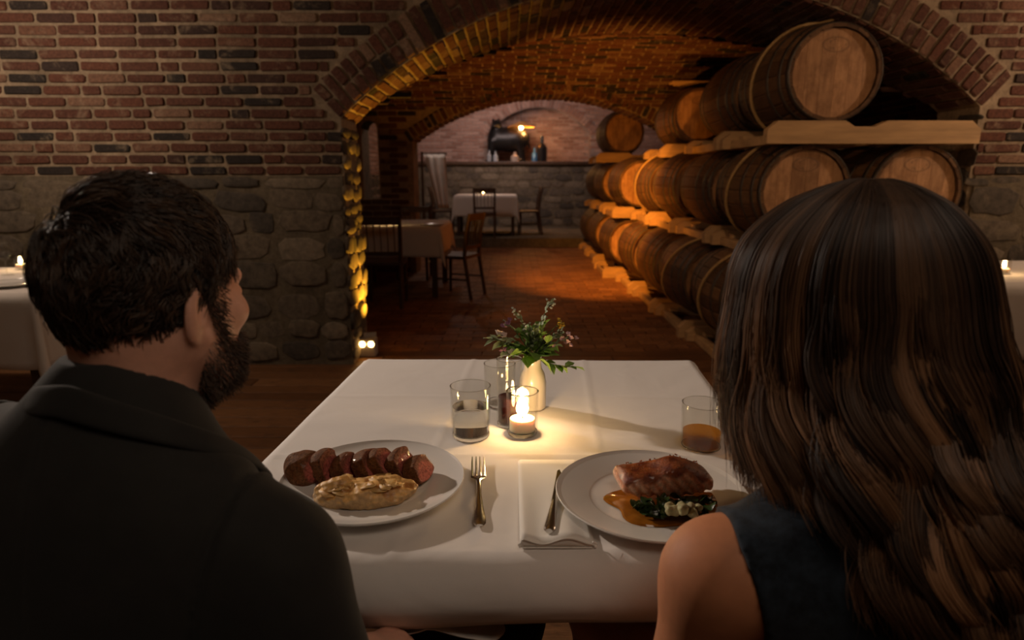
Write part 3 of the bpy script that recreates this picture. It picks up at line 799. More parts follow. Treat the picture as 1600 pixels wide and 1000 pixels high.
# ================================================================ TABLES AND CLOTHS
def cloth_mesh(w_, d, drop, nx=60, ny=60, hz=0.0, seed=0, wave=.012, edge_r=.02, frontfn=None):
    """tablecloth over a w x d top (centre origin, top at z=0), hanging by drop"""
    nt_ = 10; us = []
    def axis(L, n):
        a = [-L / 2 - drop * (1 - i / nt_) for i in range(nt_)]; c = [-L / 2 + L * i / n for i in range(n + 1)]; e = [L / 2 + drop * (i + 1) / nt_ for i in range(nt_)]
        return a + c + e
    xs, ys = axis(w_, nx), axis(d, ny); v = []; f = []
    for j, y in enumerate(ys):
        for i, x in enumerate(xs):
            ox = max(0, abs(x) - w_ / 2); oy = max(0, abs(y) - d / 2); sx = 1 if x > 0 else -1; sy = 1 if y > 0 else -1
            px = min(abs(x), w_ / 2) * sx; py = min(abs(y), d / 2) * sy; z = 0
            ph = seed * 1.7
            if ox or oy:
                r = math.hypot(ox, oy); a = math.atan2(oy, ox) if r > 0 else 0
                k = min(1, r / .02)
                z = -max(0, r - .35 * edge_r * k) ; 
                wv = wave * (math.sin((px * 9 + py * 7) + ph) + .5 * math.sin((px + py) * 23 + ph * 2)) * min(1, r / drop)
                fl_ = .008 + .05 * (r / drop) * (math.sin(2 * a)) * (1 if ox and oy else 0)
                bell = edge_r * (1 - math.exp(-r / edge_r)) * .7
                if ox and oy:
                    px += sx * (bell * math.cos(a) + fl_ * math.cos(a)); py += sy * (bell * math.sin(a) + fl_ * math.sin(a)); z *= .98
                elif ox: px += sx * (bell + .006 + wv)
                else: py += sy * (bell + .006 + wv)
            z += .0009 * math.sin(x * 11 + ph) * math.sin(y * 9)
            v.append((px, py, z + hz))
    n = len(xs)
    for j in range(len(ys) - 1):
        for i in range(n - 1): f.append((j * n + i, j * n + i + 1, (j + 1) * n + i + 1, (j + 1) * n + i))
    return v, f
def dining_table(name, loc, w_, d, rz, label, cloth_label, drop=.3, h=.76, seed=0, group=None, legs=True, clothes=True):
    t = empty(name, loc, rz, label=label, cat='table', group=group)
    b = MB(); b.box((0, 0, h - .025), (w_, d, .04), bev=.006); b.build('tabletop', M['wooddark'], t)
    for sx in (-1, 1):
        for sy in (-1, 1):
            b = MB(); b.box((sx * (w_ / 2 - .06), sy * (d / 2 - .06), (h - .045) / 2), (.06, .06, h - .045), bev=.006); b.build('leg', M['wooddark'], t)
    for sy in (-1, 1):
        b = MB(); b.box((0, sy * (d / 2 - .06), h - .09), (w_ - .18, .025, .08)); b.build('apron', M['wooddark'], t)
    if cloth_label:
        v, f = cloth_mesh(w_ + .006, d + .006, drop, 24, 24, 0, seed)
        me = mesh('tablecloth', v, f, M['cloth'], True)
        c = obj('tablecloth', me, None, label=cloth_label, cat='tablecloth'); c.location = (loc[0], loc[1], loc[2] + h - .0035); c.rotation_euler = (0, 0, rz)
        md = c.modifiers.new('thick', 'SOLIDIFY'); md.thickness = .0015; md.offset = 1
    return t
TZ0 = .765
# ---- near dining table: its cloth follows the four read-off corners
BLc, BRc = T(576, 562, TZ0), T(1077, 565, TZ0)
pl, pr = T(413, 727, TZ0), T(1147, 660, TZ0)
def ext(a, b_, y): k = (y - a.y) / (b_.y - a.y); return Vector((a.x + (b_.x - a.x) * k, y, TZ0))
YFR = .80
FLc, FRc = ext(BLc, pl, YFR), ext(BRc, pr, YFR)
cx_, cy_ = (BLc.x + BRc.x + FLc.x + FRc.x) / 4, (BLc.y + YFR) / 2
W0, D0 = ((BRc.x - BLc.x) + (FRc.x - FLc.x)) / 2, BLc.y - YFR
nt_t = empty('dining_table', (cx_, cy_, 0), label='dining table under the white cloth in front of the couple', cat='table')
b = MB(); b.box((0, 0, TZ0 - .028), (W0 - .02, D0 - .02, .04), bev=.006); b.build('tabletop', M['wooddark'], nt_t)
for sx in (-1, 1):
    for sy in (-1, 1):
        b = MB(); b.box((sx * (W0 / 2 - .08), sy * (D0 / 2 - .08), .358), (.06, .06, .715), bev=.006); b.build('leg', M['wooddark'], nt_t)
v, f = cloth_mesh(W0, D0, .15, 110, 110, 0, 3, .007, .03)
vv = []
for (x, y, z) in v:      # bilinear skew to the real corners, plus pressed creases
    u = (x / W0 + .5); k = (y / D0 + .5)
    L = FLc + (BLc - FLc) * k; Rr = FRc + (BRc - FRc) * k
    X = L.x + (Rr.x - L.x) * u; Y = L.y + (Rr.y - L.y) * u
    cr = 0
    for c0 in (.33, .67): cr += .0022 * math.exp(-((u - c0) / .006) ** 2) + .0022 * math.exp(-((k - c0) / .006) ** 2)
    if z > -.001: z += cr + .0015 * noise.noise(Vector((X * 5, Y * 5, 0))) 
    elif y < -D0 / 2 + .001: z = z * .74 * (1 + .10 * math.sin(u * 7 + .5)) ; Y += .35 * max(0, -z - .06); Y += .010 * noise.noise(Vector((X * 6, 1, z * 4))) + .012 * math.sin(z * 30)
    vv.append((X, Y, z + TZ0 + .0008))
me = mesh('tablecloth', vv, f, M['cloth'], True)
c = obj('tablecloth', me, None, label='white linen cloth on the couple\'s table with pressed creases', cat='tablecloth')
md = c.modifiers.new('thick', 'SOLIDIFY'); md.thickness = .0012; md.offset = 1
TS = TZ0 + .0035               # resting height on the cloth

# ---- background tables
dining_table('dining_table', (-1.27, 7.35, 0), 1.0, 1.15, 0, 'dark table under the cloth beside the amber pillar', 'white cloth on the table beside the amber-lit pillar', .32, seed=1)
dining_table('dining_table', (-.50, 12.65, .17), 1.15, .85, 0, 'dark table under the cloth on the stone platform', 'white cloth on the far table below the ledge', .40, seed=2)
dining_table('dining_table', (-2.72, 3.30, 0), 1.05, .85, 0, 'dark table behind the man at the left edge', 'white cloth hanging in a corner fold behind the man', .36, seed=4)
dining_table('dining_table', (3.02, 3.60, 0), 1.15, .85, 0, 'dark table behind the woman at the right edge', 'white cloth on the table behind the woman', .40, seed=5)

# ---- chairs
def chair_tree():
    t = empty('dining_chair'); wd = M['wooddark']
    b = MB(); b.box((0, 0, .44), (.42, .40, .035), bev=.01); b.build('seat', wd, t)
    for sx in (-1, 1):
        b = MB(); b.tube([(sx * .18, .17, .425), (sx * .185, .18, 0)], [.021, .015], 8); b.build('leg', wd, t)
        b = MB(); b.tube([(sx * .18, -.25, 0), (sx * .18, -.18, .44), (sx * .185, -.20, .68), (sx * .19, -.25, .90)], [.018, .022, .02, .017], 8); b.build('rear_post', wd, t)
    b = MB(); b.box((0, -.238, .86), (.38, .022, .075), bev=.006); b.build('top_rail', wd, t)
    b = MB(); b.box((0, -.196, .54), (.36, .02, .04), bev=.004); b.build('lower_rail', wd, t)
    for i in range(5):
        x = -.13 + .065 * i; b = MB(); b.tube([(x, -.196, .55), (x, -.205, .68), (x, -.236, .84)], .011, 6, flat=.5); b.build('slat', wd, t)
    for sx in (-1, 1):
        b = MB(); b.tube([(sx * .182, .175, .2), (sx * .18, -.215, .2)], .010, 6); b.build('stretcher', wd, t)
    return t
ch = chair_tree()
spots = [((-1.28, 6.42, 0), .05, 'dark slatted chair with its back to us at the pillar table'),
         ((-.60, 6.95, 0), R(68), 'dark slatted chair side-on at the pillar table'),
         ((-.50, 12.0, .17), 0, 'dark slatted chair pushed in at the far table'),
         ((-1.35, 12.7, .17), R(-90), 'dark slatted chair at the left end of the far table'),
         ((.32, 12.6, .17), R(95), 'dark slatted chair at the right end of the far table'),
         ((-1.25, 8.15, 0), R(180), 'dark slatted chair on the far side of the pillar table')]
for i, (l, a, lab) in enumerate(spots):
    o = ch if i == 0 else copy_tree(ch)
    o.location = l; o.rotation_euler = (0, 0, a); props(o, label=lab, cat='chair', group='dark slatted dining chairs')
# stools carrying the two diners
def stool(loc, lab):
    t = empty('padded_stool', loc, label=lab, cat='stool'); b = MB(); b.box((0, 0, .43), (.40, .38, .05), bev=.015); b.build('seat', M['trousers'], t)
    for sx in (-1, 1):
        for sy in (-1, 1):
            b = MB(); b.tube([(sx * .16, sy * .15, .41), (sx * .18, sy * .17, 0)], [.02, .015], 8); b.build('leg', M['wooddark'], t)
stool((-.46, .56, 0), 'dark padded stool under the man'); stool((.44, .56, 0), 'dark padded stool under the woman')

# ================================================================ TABLEWARE
def tumbler(name, loc, r, h, label, liquid=None, lh=0, base=.012, mat='glass', parent=None, taper=.94, cat='glass', n=40, hi=True):
    t = empty(name, loc, label=label, cat=cat)
    b = MB(); b.lathe([(r * taper * .97, 0), (r * taper, .004), (r, h - .002), (r - .0008, h), (r - .0018, h - .002), (r * taper - .0024, base)], n); b.build('wall', M['glass'], t, smooth=True)
    if hi:
        b = MB(); b.lathe([(0, .0006), (r * taper * .93, .0006), (r * taper * .97, .003), (r * taper * .96, base - .002), (0, base - .001)], n); b.build('thick_base', M['glassbase'], t, smooth=True)
        b = MB(); b.lathe([(r - .0022, h - .0012), (r - .0010, h - .0004), (r + .0002, h - .0012), (r - .0010, h - .0022)], n, close=True); b.build('rim', M['glassbase'], t, smooth=True)
    if liquid:
        ri = r * taper - .003; b = MB(); b.lathe([(0, base + .0005), (ri, base + .0005), (ri + (r - r * taper) * lh / h, base + lh), (0, base + lh)], n); b.build({'water': 'water', 'whisky': 'whisky', 'wine': 'wine'}[liquid], M[liquid], t, smooth=True)
    return t
p = T(736, 681, TS); tumbler('water_glass', (p.x, p.y, TS), .0405, .108, 'short tumbler half full of clear water', 'water', .054, .010)
p = T(1095, 697, TS); tumbler('whisky_glass', (p.x, p.y, TS), .0405, .090, 'short tumbler with amber whisky by the woman', 'whisky', .026, .006)
p = T(796, 663, TS); tumbler('tall_glass', (p.x, p.y, TS), .0265, .145, 'tall narrow glass with dark wine behind the candle', 'wine', .055, .008, taper=1.0)
p = T(781, 632, TS); tumbler('tumbler', (p.x, p.y, TS), .036, .10, 'empty glass half hidden behind the tall glass', None, 0, .01)
# votive
def votive(loc, r, h, label, power, hi=True, fl=.011):
    t = empty('candle_holder', loc, label=label, cat='candle')
    b = MB(); b.lathe([(r * .93, 0), (r * .95, .004), (r, h), (r - .002, h), (r * .93 - .003, .008)], 36 if hi else 14); b.build('glass_cup', M['glass'], t, smooth=True)
    if hi:
        b = MB(); b.lathe([(0, .0006), (r * .90, .0006), (r * .93, .003), (r * .92, .008), (0, .0085)], 36); b.build('thick_base', M['glassbase'], t, smooth=True)
        b = MB(); b.lathe([(r - .0028, h - .001), (r - .001, h), (r + .0006, h - .001), (r - .001, h - .0025)], 36, close=True); b.build('rim', M['glassbase'], t, smooth=True)
    wh = h * .36
    b = MB(); b.lathe([(0, .009), (r * .80, .009), (r * .80, wh - .002), (r * .76, wh), (0, wh - .001)], 24 if hi else 12); b.build('wax', M['wax'], t, smooth=True)
    b = MB(); b.tube([(0, 0, wh - .002), (.001, 0, wh + .008)], .0009, 5); b.build('wick', M['black'], t)
    b = MB(); b.lathe([(0, 0), (fl * .5, fl * .25), (fl * .72, fl * .7), (fl * .75, fl * 1.1), (fl * .62, fl * 1.6), (fl * .35, fl * 2.2), (0, fl * 2.7)], 14, c=(0, 0, wh + .004)); b.build('flame', M['flame'], t, smooth=True)
    l = bpy.data.lights.new('candle_light', 'POINT'); l.energy = power; l.color = (1, .60, .28); l.shadow_soft_size = fl * .8
    o = bpy.data.objects.new('candle_light', l); C.objects.link(o); o.parent = t; o.location = (0, 0, wh + .032)
    return t
p = T(816, 677, TS); votive((p.x, p.y, TS), .0325, .092, 'lit votive candle in a glass cup on the couple\'s table', 3.0, True, .017)
# vase
p = T(832, 637, TS); VX, VY = p.x, p.y
vt = empty('bud_vase', (VX, VY, TS), label='pale bottle-shaped vase holding the flowers', cat='vase')
b = MB(); b.lathe([(0, 0), (.026, 0), (.030, .004), (.0305, .060), (.027, .080), (.020, .094), (.0185, .105), (.0195, .120), (.0205, .122), (.0175, .120), (.0165, .105), (.018, .092)], 40); b.build('body', M['vase'], vt, smooth=True)

# plates
def plate(p, r, h, label, grooves=False):
    t = empty('dinner_plate', p, label=label, cat='plate')
    b = MB()
    top = [(0, .0085), (r * .58, .0085), (r * .615, .0095)]
    if grooves:
        n = 12
        for i in range(n): 
            q = r * (.64 + .33 * i / n); z = .0105 + (h - .0125) * (i / n) ** 1.0; top += [(q, z), (q + r * .009, z + .0009)]
    else: top += [(r * .66, .0115), (r * .8, .0155), (r * .97, h - .002)]
    prof = [(0, .002), (r * .48, .002), (r * .50, .0), (r * .54, .0), (r * .56, .003), (r * .98, h - .0045), (r, h - .001), (r * .993, h + .0008), (r * .98, h - .0005)] + top[::-1]
    b.lathe(prof, 96); b.build('plate_body', M['china'], t, smooth=True)
    return t
PLx, PLy = -.232, .985; PRx, PRy = .222, .937
plate((PLx, PLy, TS), .152, .022, 'white dinner plate with sliced steak and gratin')
plate((PRx, PRy, TS), .152, .023, 'white ribbed dinner plate with the salmon', True)
# ---- SDF modelling tools
import openvdb
class SDF:
    def __init__(s, lo, hi, h):
        s.lo = np.array(lo, float); s.h = h; n = np.ceil((np.array(hi) - s.lo) / h).astype(int) + 1
        g = np.mgrid[0:n[0], 0:n[1], 0:n[2]].astype(np.float32); s.P = [g[i] * h + np.float32(s.lo[i]) for i in range(3)]; s.d = np.full(g[0].shape, 1.0, np.float32)
    def capsule(s, a, b, ra, rb, sq=None):
        a, b = np.array(a, float), np.array(b, float); ab = b - a; L = (ab ** 2).sum() + 1e-12
        q = [s.P[i] - a[i] for i in range(3)]; t = np.clip(sum(q[i] * ab[i] for i in range(3)) / L, 0, 1)
        return np.sqrt(sum((q[i] - t * ab[i]) ** 2 for i in range(3))) - (ra + (rb - ra) * t)
    def ell(s, c, r, rot=None):
        q = [s.P[i] - c[i] for i in range(3)]
        if rot is not None:
            Rm = np.array(rot.to_3x3() if hasattr(rot, 'to_3x3') else rot).T; q = [sum(Rm[i][j] * q[j] for j in range(3)) for i in range(3)]
        k0 = np.sqrt(sum((q[i] / r[i]) ** 2 for i in range(3))); k1 = np.sqrt(sum((q[i] / r[i] ** 2) ** 2 for i in range(3))) + 1e-9
        return k0 * (k0 - 1) / k1
    def U(s, d, k=.0):
        if k <= 0: s.d = np.minimum(s.d, d)
        else:
            h = np.maximum(k - np.abs(s.d - d), 0) / k; s.d = np.minimum(s.d, d) - h * h * k * .25
        return s
    def S(s, d, k=.0):
        if k <= 0: s.d = np.maximum(s.d, -d)
        else:
            d = -d; h = np.maximum(k - np.abs(s.d - d), 0) / k; s.d = np.maximum(s.d, d) + h * h * k * .25
        return s
    def noise(s, scale, amp, seed=0, octs=2):
        r = np.random.RandomState(seed); n = 0
        for o_ in range(octs):
            for _ in range(4):
                k = r.normal(size=3); k = k / np.linalg.norm(k) * scale * (1.9 ** o_) * r.uniform(.7, 1.3); n = n + np.sin(s.P[0] * k[0] + s.P[1] * k[1] + s.P[2] * k[2] + r.uniform(0, 6.28)) / (1.8 ** o_)
        s.d = s.d + n * amp / 3; return s
    def mesh(s, name, mat, keep=None):
        g = openvdb.FloatGrid(.05); g.copyFromArray(np.clip(s.d, -.05, .05).astype(np.float32)); p, t, q = g.convertToPolygons(0.0)
        p = p * s.h + s.lo; me = bpy.data.meshes.new(name)
        fs = [tuple(int(i) for i in x[::-1]) for x in q] + [tuple(int(i) for i in x[::-1]) for x in t]
        me.from_pydata(p.tolist(), [], fs); me.materials.append(mat); me.shade_smooth(); me.update()
        bm = bmesh.new(); bm.from_mesh(me); bmesh.ops.recalc_face_normals(bm, faces=bm.faces); bm.to_mesh(me); bm.free()
        return me
def paint(me, fn, name='Col'):
    """vertex colours from position"""
    a = me.color_attributes.new(name, 'FLOAT_COLOR', 'POINT'); n = len(me.vertices); co = np.empty(n * 3); me.vertices.foreach_get('co', co); co = co.reshape(-1, 3)
    no = np.empty(n * 3); me.vertices.foreach_get('normal', no); c = np.ones((n, 4)); c[:, :3] = fn(co, no.reshape(-1, 3)); a.data.foreach_set('color', c.ravel())
def vmat(name, rough=.5, scale=120, bstr=.3, bdist=.002, coat=0, sss=0, spec=.5, varn=.35):
    m, t, b = nt(name); at = N(t, 'ShaderNodeAttribute'); at.attribute_name = 'Col'
    n = noise_n(t, scale, 5, .65); r = ramp(t, [(.3, (1 - varn,) * 3), (.7, (1 + varn,) * 3)]); t.links.new(n.outputs[0], r.inputs[0])
    t.links.new(mixc(t, at.outputs['Color'], r.outputs[0], 1.0, 'MULTIPLY'), b.inputs['Base Color']); b.inputs['Roughness'].default_value = rough
    b.inputs['Coat Weight'].default_value = coat; b.inputs['Specular IOR Level'].default_value = spec
    if sss: b.inputs['Subsurface Weight'].default_value = sss; b.inputs['Subsurface Radius'].default_value = (.01, .004, .002); b.inputs['Subsurface Scale'].default_value = .4
    bump(t, b, n.outputs[0], bstr, bdist); return m
def lerp(a, b_, t): return a + (b_ - a) * t
def sst(x, a, b_): t = np.clip((x - a) / (b_ - a), 0, 1); return t * t * (3 - 2 * t)
PZ = TS + .0095
# ---- steak slices: read off along the row
M['meat'] = vmat('steak_meat', .6, 230, .9, .003, .12, .0, .10, .6)
crust, pink = np.array([.17, .062, .022]), np.array([.46, .125, .095])
def slice_(px0, px1, pyb, ht, th, tilt, lab, seed, big=False):
    c = T((px0 + px1) / 2, pyb, PZ)
    hw = th / 2
    s = SDF((-.05, -.05, -.01), (.05, .05, .075), .0016)
    depth = .034
    rot = Matrix.Rotation(tilt, 3, 'Y')
    d = s.ell((0, 0, ht * .5), (hw * 1.15, depth, ht * .58), rot)
    P = s.P; ax = np.array(rot @ Vector((1, 0, 0)))
    u = P[0] * ax[0] + P[1] * ax[1] + (P[2] - ht * .5) * ax[2]
    if not big: d = np.maximum(s.ell((0, 0, ht * .5), (hw * 2.6, depth * 1.12, ht * .60), rot), np.abs(u) - hw)
    else: d = np.maximum(s.ell((-.004, 0, ht * .5), (hw * 1.25, depth, ht * .56), rot), u - hw)
    s.d = np.maximum(d, np.abs(P[1]) - depth * .86 + .10 * P[2]); s.noise(75, .0034, seed, 3); s.d = np.maximum(s.d, .0003 - P[2])
    me = s.mesh('steak_slice', M['meat'])
    def col(co, no):
        uu = (no @ ax)[:, None]; cut = sst(np.abs(uu), .55, .8)
        if big: cut = cut * (uu > 0)
        e = ((co[:, 1] / depth) ** 2 + ((co[:, 2] - ht * .5) / (ht * .56)) ** 2)[:, None]
        pk = lerp(pink, np.array([.24, .09, .055]), sst(e, .35, .72)); cr = lerp(crust, np.array([.20, .095, .04]), (np.sin(co[:, :1] * 300 + co[:, 2:] * 250) * .5 + .5) * .6)
        return lerp(cr, pk, cut)
    paint(me, col)
    o = obj('steak_slice', me, None, label=lab, cat='steak', group='steak slices fanned on the left plate'); o.location = (c.x, c.y + .010, PZ - .0005); o.rotation_euler = (0, 0, R(-16))
    return o
slice_(450, 502, 757, .050, .046, R(-12), 'thick browned end piece of steak beside the man', 1, True)
slice_(496, 524, 755, .047, .022, R(-24), 'second steak slice, next to the thick end piece', 2)
slice_(524, 556, 753, .042, .026, R(-26), 'third steak slice from the thick end, behind the gratin', 3)
slice_(555, 592, 751, .045, .028, R(-28), 'middle steak slice behind the gratin top', 4)
slice_(584, 612, 750, .050, .022, R(-32), 'tallest steak slice with a bright pink cut', 5)
slice_(610, 640, 751, .046, .022, R(-30), 'steak slice just before the last one', 6)
slice_(636, 668, 755, .038, .026, R(-26), 'small last steak slice at the right end', 7)
# ---- gratin
M['gratin'] = vmat('gratin', .45, 150, .5, .002, .15, .1, .5, .25)
gc = T(572, 781, PZ)
s = SDF((-.10, -.055, -.004), (.10, .055, .045), .0016)
s.U(s.ell((-.01, 0, .008), (.066, .036, .024)), 0); s.U(s.ell((-.045, .004, .010), (.030, .026, .021)), .02); s.U(s.ell((.045, .014, .010), (.035, .02, .016)), .02)
s.noise(150, .0035, 4, 3); s.d = np.maximum(s.d, .0003 - s.P[2])
me = s.mesh('gratin', M['gratin'])
def gcol(co, no):
    up = sst(no[:, 2:3], .2, .8); nz = np.sin(co[:, :1] * 95 + 1) * np.sin(co[:, 1:2] * 120 + .5) + .5 * np.sin(co[:, :1] * 210) * np.sin(co[:, 1:2] * 260)
    base = lerp(np.array([.52, .33, .15]), np.array([.82, .48, .16]), up); return lerp(base, np.array([.36, .13, .02]), sst(nz, .25, .8) * up * .85)
paint(me, gcol)
o = obj('potato_gratin', me, None, label='golden potato gratin in front of the steak', cat='gratin'); o.location = (gc.x, gc.y, PZ); o.rotation_euler = (0, 0, .05)
rr = random.Random(5)
for i in range(15):
    x, y = rr.uniform(-.055, .058), rr.uniform(-.022, .024); sl = MB(); R_ = rr.uniform(.012, .017); n = 14; v = []
    for k in range(n):
        a = 2 * math.pi * k / n; q = R_ * rr.uniform(.86, 1.08); v.append((q * math.cos(a), q * math.sin(a) * .8, rr.uniform(.0006, .0036)))
    v += [(x_, y_, z_ - .002) for x_, y_, z_ in v] + [(0, 0, .0006), (0, 0, -.002)]
    f = [(k, (k + 1) % n, 2 * n) for k in range(n)] + [(n + k, n + (k + 1) % n, k + 0) for k in range(0)] + [(k, n + k, n + (k + 1) % n, (k + 1) % n) for k in range(n)]
    sl.add(v, f); me = sl.mesh('potato_slice', M['gratin'], True)
    br = rr.random() < .45
    paint(me, lambda co, no: lerp(np.array([.74, .44, .15]), np.array([.42, .15, .025]) if br else np.array([.80, .52, .2]), (np.hypot(co[:, :1], co[:, 1:2]) < R_ * (.55 if br else .8)) * .8))
    zt = .008 + .022 * math.sqrt(max(.1, 1 - ((x) / .085) ** 2 - (y / .042) ** 2))
    q = obj('potato_slice', me, o); q.location = (x, y, zt); q.rotation_euler = (rr.uniform(-.25, .25), rr.uniform(-.3, .3), rr.uniform(0, 3))
# ---- salmon with sauce and greens
M['sauce'] = simple('amber_sauce', (.36, .13, .015), .08, var=.3, scale=30, bstr=.05, coat=.6)
sc_ = T(1035, 789, PZ)
b = MB(); n = 48; v = [(0, 0, .0028)]
for k in range(n):
    a = 2 * math.pi * k / n; q = 1 + .10 * math.sin(3 * a + 1) + .07 * math.sin(5 * a)
    v.append((.096 * q * math.cos(a), .060 * q * math.sin(a), .0022))
for k in range(n):
    a = 2 * math.pi * k / n; q = 1 + .10 * math.sin(3 * a + 1) + .07 * math.sin(5 * a)
    v.append((.099 * q * math.cos(a), .062 * q * math.sin(a), 0.0001))
b.add(v, [(0, 1 + k, 1 + (k + 1) % n) for k in range(n)] + [(1 + k, 1 + n + k, 1 + n + (k + 1) % n, 1 + (k + 1) % n) for k in range(n)])
b.build('sauce', M['sauce'], None, smooth=True, loc=(sc_.x + .01, sc_.y, PZ - .0002), label='amber sauce pooled under the salmon', cat='sauce')
M['fish'] = vmat('salmon_flesh', .26, 200, .8, .0026, .5, .1, .6, .4)
fc = T(1028, 768, PZ)
s = SDF((-.085, -.05, -.005), (.085, .055, .07), .0016); P = s.P
# tapering fillet: profile height along x, skin side on top
x = P[0]; hh = .030 + .016 * np.exp(-((x - .018) / .035) ** 2); top_ = hh + .010; low = .008 + .006 * sst(x, .0, .08)
dep = .030 - .006 * sst(x, .02, .08)
smx = lambda a, b_, k=.016: np.maximum(a, b_) + np.maximum(k - np.abs(a - b_), 0) ** 2 / (4 * k)
d = smx(smx(np.abs(x) - .073 + .10 * np.maximum(P[2] - .02, 0), np.abs(P[1] - .006 + .12 * x) - dep - .002 + .25 * np.maximum(P[2] - .02, 0)), smx(P[2] - top_ , low - P[2], .008))
s.d = d.astype(np.float32) - .001; s.noise(90, .0012, 8, 2)
fl_lines = np.sin((x * 1.0 + (P[2] - .03) * .9 + .010 * np.sin(P[2] * 120)) * 360) * .0011 * (P[2] < top_ - .008)
s.d = s.d + fl_lines.astype(np.float32)
me = s.mesh('salmon_fillet', M['fish'])
def fcol(co, no):
    hh = .030 + .016 * np.exp(-((co[:, 0] - .018) / .035) ** 2) + .010
    up = sst(co[:, 2] - hh + .0105 + .004 * np.sin(co[:, 0] * 160), .0, .006)[:, None]; st_ = (np.sin((co[:, 0] + (co[:, 2] - .03) * .9) * 360) * .5 + .5)[:, None]
    top_c = lerp(np.array([.20, .040, .014]), np.array([.46, .13, .035]), (np.sin(co[:, :1] * 210 + 2) * np.sin(co[:, 1:2] * 190) * .5 + .5))
    side = lerp(np.array([.72, .30, .16]), np.array([.95, .60, .42]), st_)
    return lerp(side, top_c, up)
paint(me, fcol)
o = obj('salmon_fillet', me, None, label='seared salmon fillet with a glossy browned top', cat='fish'); o.location = (fc.x + .006, fc.y - .012, PZ + .003); o.rotation_euler = (R(8), 0, R(8))
# glaze flecks on top joined: uneven crust
b = MB(); rr = random.Random(8)
for i in range(90):
    x_, y_ = rr.uniform(-.060, .060), rr.uniform(-.018, .022); z_ = .040 + .016 * math.exp(-((x_ - .018) / .035) ** 2)
    X = Matrix.Translation((x_, y_ + .006 - .12 * x_, z_ + .0005)) @ Euler((rr.uniform(0, 3), rr.uniform(0, 3), rr.uniform(0, 3))).to_matrix().to_4x4()
    b.lathe([(0, -.0014), (.0016, 0), (0, .0014)], 5, X=X)
me = b.mesh('crust', M['fish']); paint(me, lambda co, no: np.tile(np.array([.40, .12, .035]), (len(co), 1)) * (1 + .6 * np.sin(co[:, :1] * 3000)))
obj('crust_flecks', me, o, kind='stuff')
M['green'] = simple('wilted_spinach', (.035, .07, .018), .3, var=.5, scale=60, bstr=.5, bdist=.003, coat=.5)
gc2 = T(1052, 803, PZ)
gr = empty('braised_greens', (gc2.x, gc2.y, PZ), label='dark wilted greens under the front of the salmon', cat='greens')
rr = random.Random(3)
for i in range(56):
    L = rr.uniform(.014, .03); w_ = rr.uniform(.006, .012); v = []; f = []; cv = rr.uniform(20, 70)
    for k in range(6):
        u = k / 5; wd = w_ * math.sin(math.pi * (.12 + .8 * u)); zz = .004 * math.sin(u * cv / 9) 
        v += [(u * L - L / 2, -wd, zz + .002 * rr.random()), (u * L - L / 2, 0, zz - .0015), (u * L - L / 2, wd, zz + .002 * rr.random())]
    for k in range(5): f += [(3 * k, 3 * k + 1, 3 * k + 4, 3 * k + 3), (3 * k + 1, 3 * k + 2, 3 * k + 5, 3 * k + 4)]
    me = mesh('leaf', v, f, M['green'], True); q = obj('leaf', me, gr)
    q.location = (rr.uniform(-.058, .055), rr.uniform(-.020, .020), rr.uniform(.006, .020)); q.rotation_euler = (rr.uniform(-.6, .6), rr.uniform(-.4, .4), rr.uniform(0, 6.28))
# creamy crumble on the greens
M['cream'] = simple('cream_crumble', (.46, .42, .22), .6, var=.25, scale=120, bstr=.5, sss=.2)
s = SDF((-.03, -.025, -.01), (.035, .03, .03), .0013); rr = random.Random(12)
for i in range(16): s.U(s.ell((rr.uniform(-.022, .024), rr.uniform(-.012, .010), rr.uniform(.002, .014)), (rr.uniform(.004, .008),) * 3), .003)
s.noise(420, .0012, 3); me = s.mesh('herb_crumble', M['cream'])
o = obj('herb_crumble', me, None, label='pale creamy crumble on top of the greens', cat='topping'); pc = T(1068, 798, PZ + .015); o.location = (pc.x, pc.y - .004, PZ + .014)
b = MB(); b.lathe([(0, -.006), (.005, -.003), (.006, 0), (.005, .003), (0, .006)], 12)
o = b.build('green_pea', M['green'], None, smooth=True, label='single green pea behind the salmon', cat='pea'); pp = T(985, 741, PZ); o.location = (pp.x, pp.y, PZ + .016)

# ---- cutlery
def fork():
    a, c = T(747, 722, TS), T(749.5, 824, TS); L = (a - c).length; t = empty('fork', (c.x, c.y, TS), label='steel fork lying between the two plates', cat='fork')
    ang = math.atan2(a.y - c.y, a.x - c.x) - math.pi / 2; t.rotation_euler = (0, 0, ang)
    b = MB(); st = []
    prof = [(0, .0065), (.006, .0098), (.02, .0098), (.05, .0066), (.085, .0042), (.115, .0040), (.125, .006), (.133, .0125), (.142, .0135)]
    sc0 = L / .205
    v = []; f = []
    for y, w_ in prof:
        y *= sc0; w_ *= .98; z = .003 + .010 * math.exp(-((y - .12) / .03) ** 2)
        v += [(-w_, y, z), (-w_ * .6, y, z + .0018), (0, y, z + .0024), (w_ * .6, y, z + .0018), (w_, y, z), (0, y, z - .0015)]
    n = len(prof)
    for i in range(n - 1):
        for k in range(6): f.append((i * 6 + k, i * 6 + (k + 1) % 6, (i + 1) * 6 + (k + 1) % 6, (i + 1) * 6 + k))
    f += [(0, 1, 2, 3, 4, 5), tuple((n - 1) * 6 + k for k in (5, 4, 3, 2, 1, 0))]
    b.add(v, f); b.build('handle', M['silver'], t, smooth=True)
    z0 = .003 + .010 * math.exp(-((.142 * sc0 - .12) / .03) ** 2)
    for k in range(4):
        x = (-.0108 + .0072 * k); bb = MB(); bb.tube([(x, .140 * sc0, z0 + .0005), (x, .160 * sc0, z0 + .001), (x, .185 * sc0, .0075), (x * .96, L, .0105)], [.0024, .0022, .0019, .0010], 8); bb.build('tine', M['silver'], t, smooth=True)
fork()
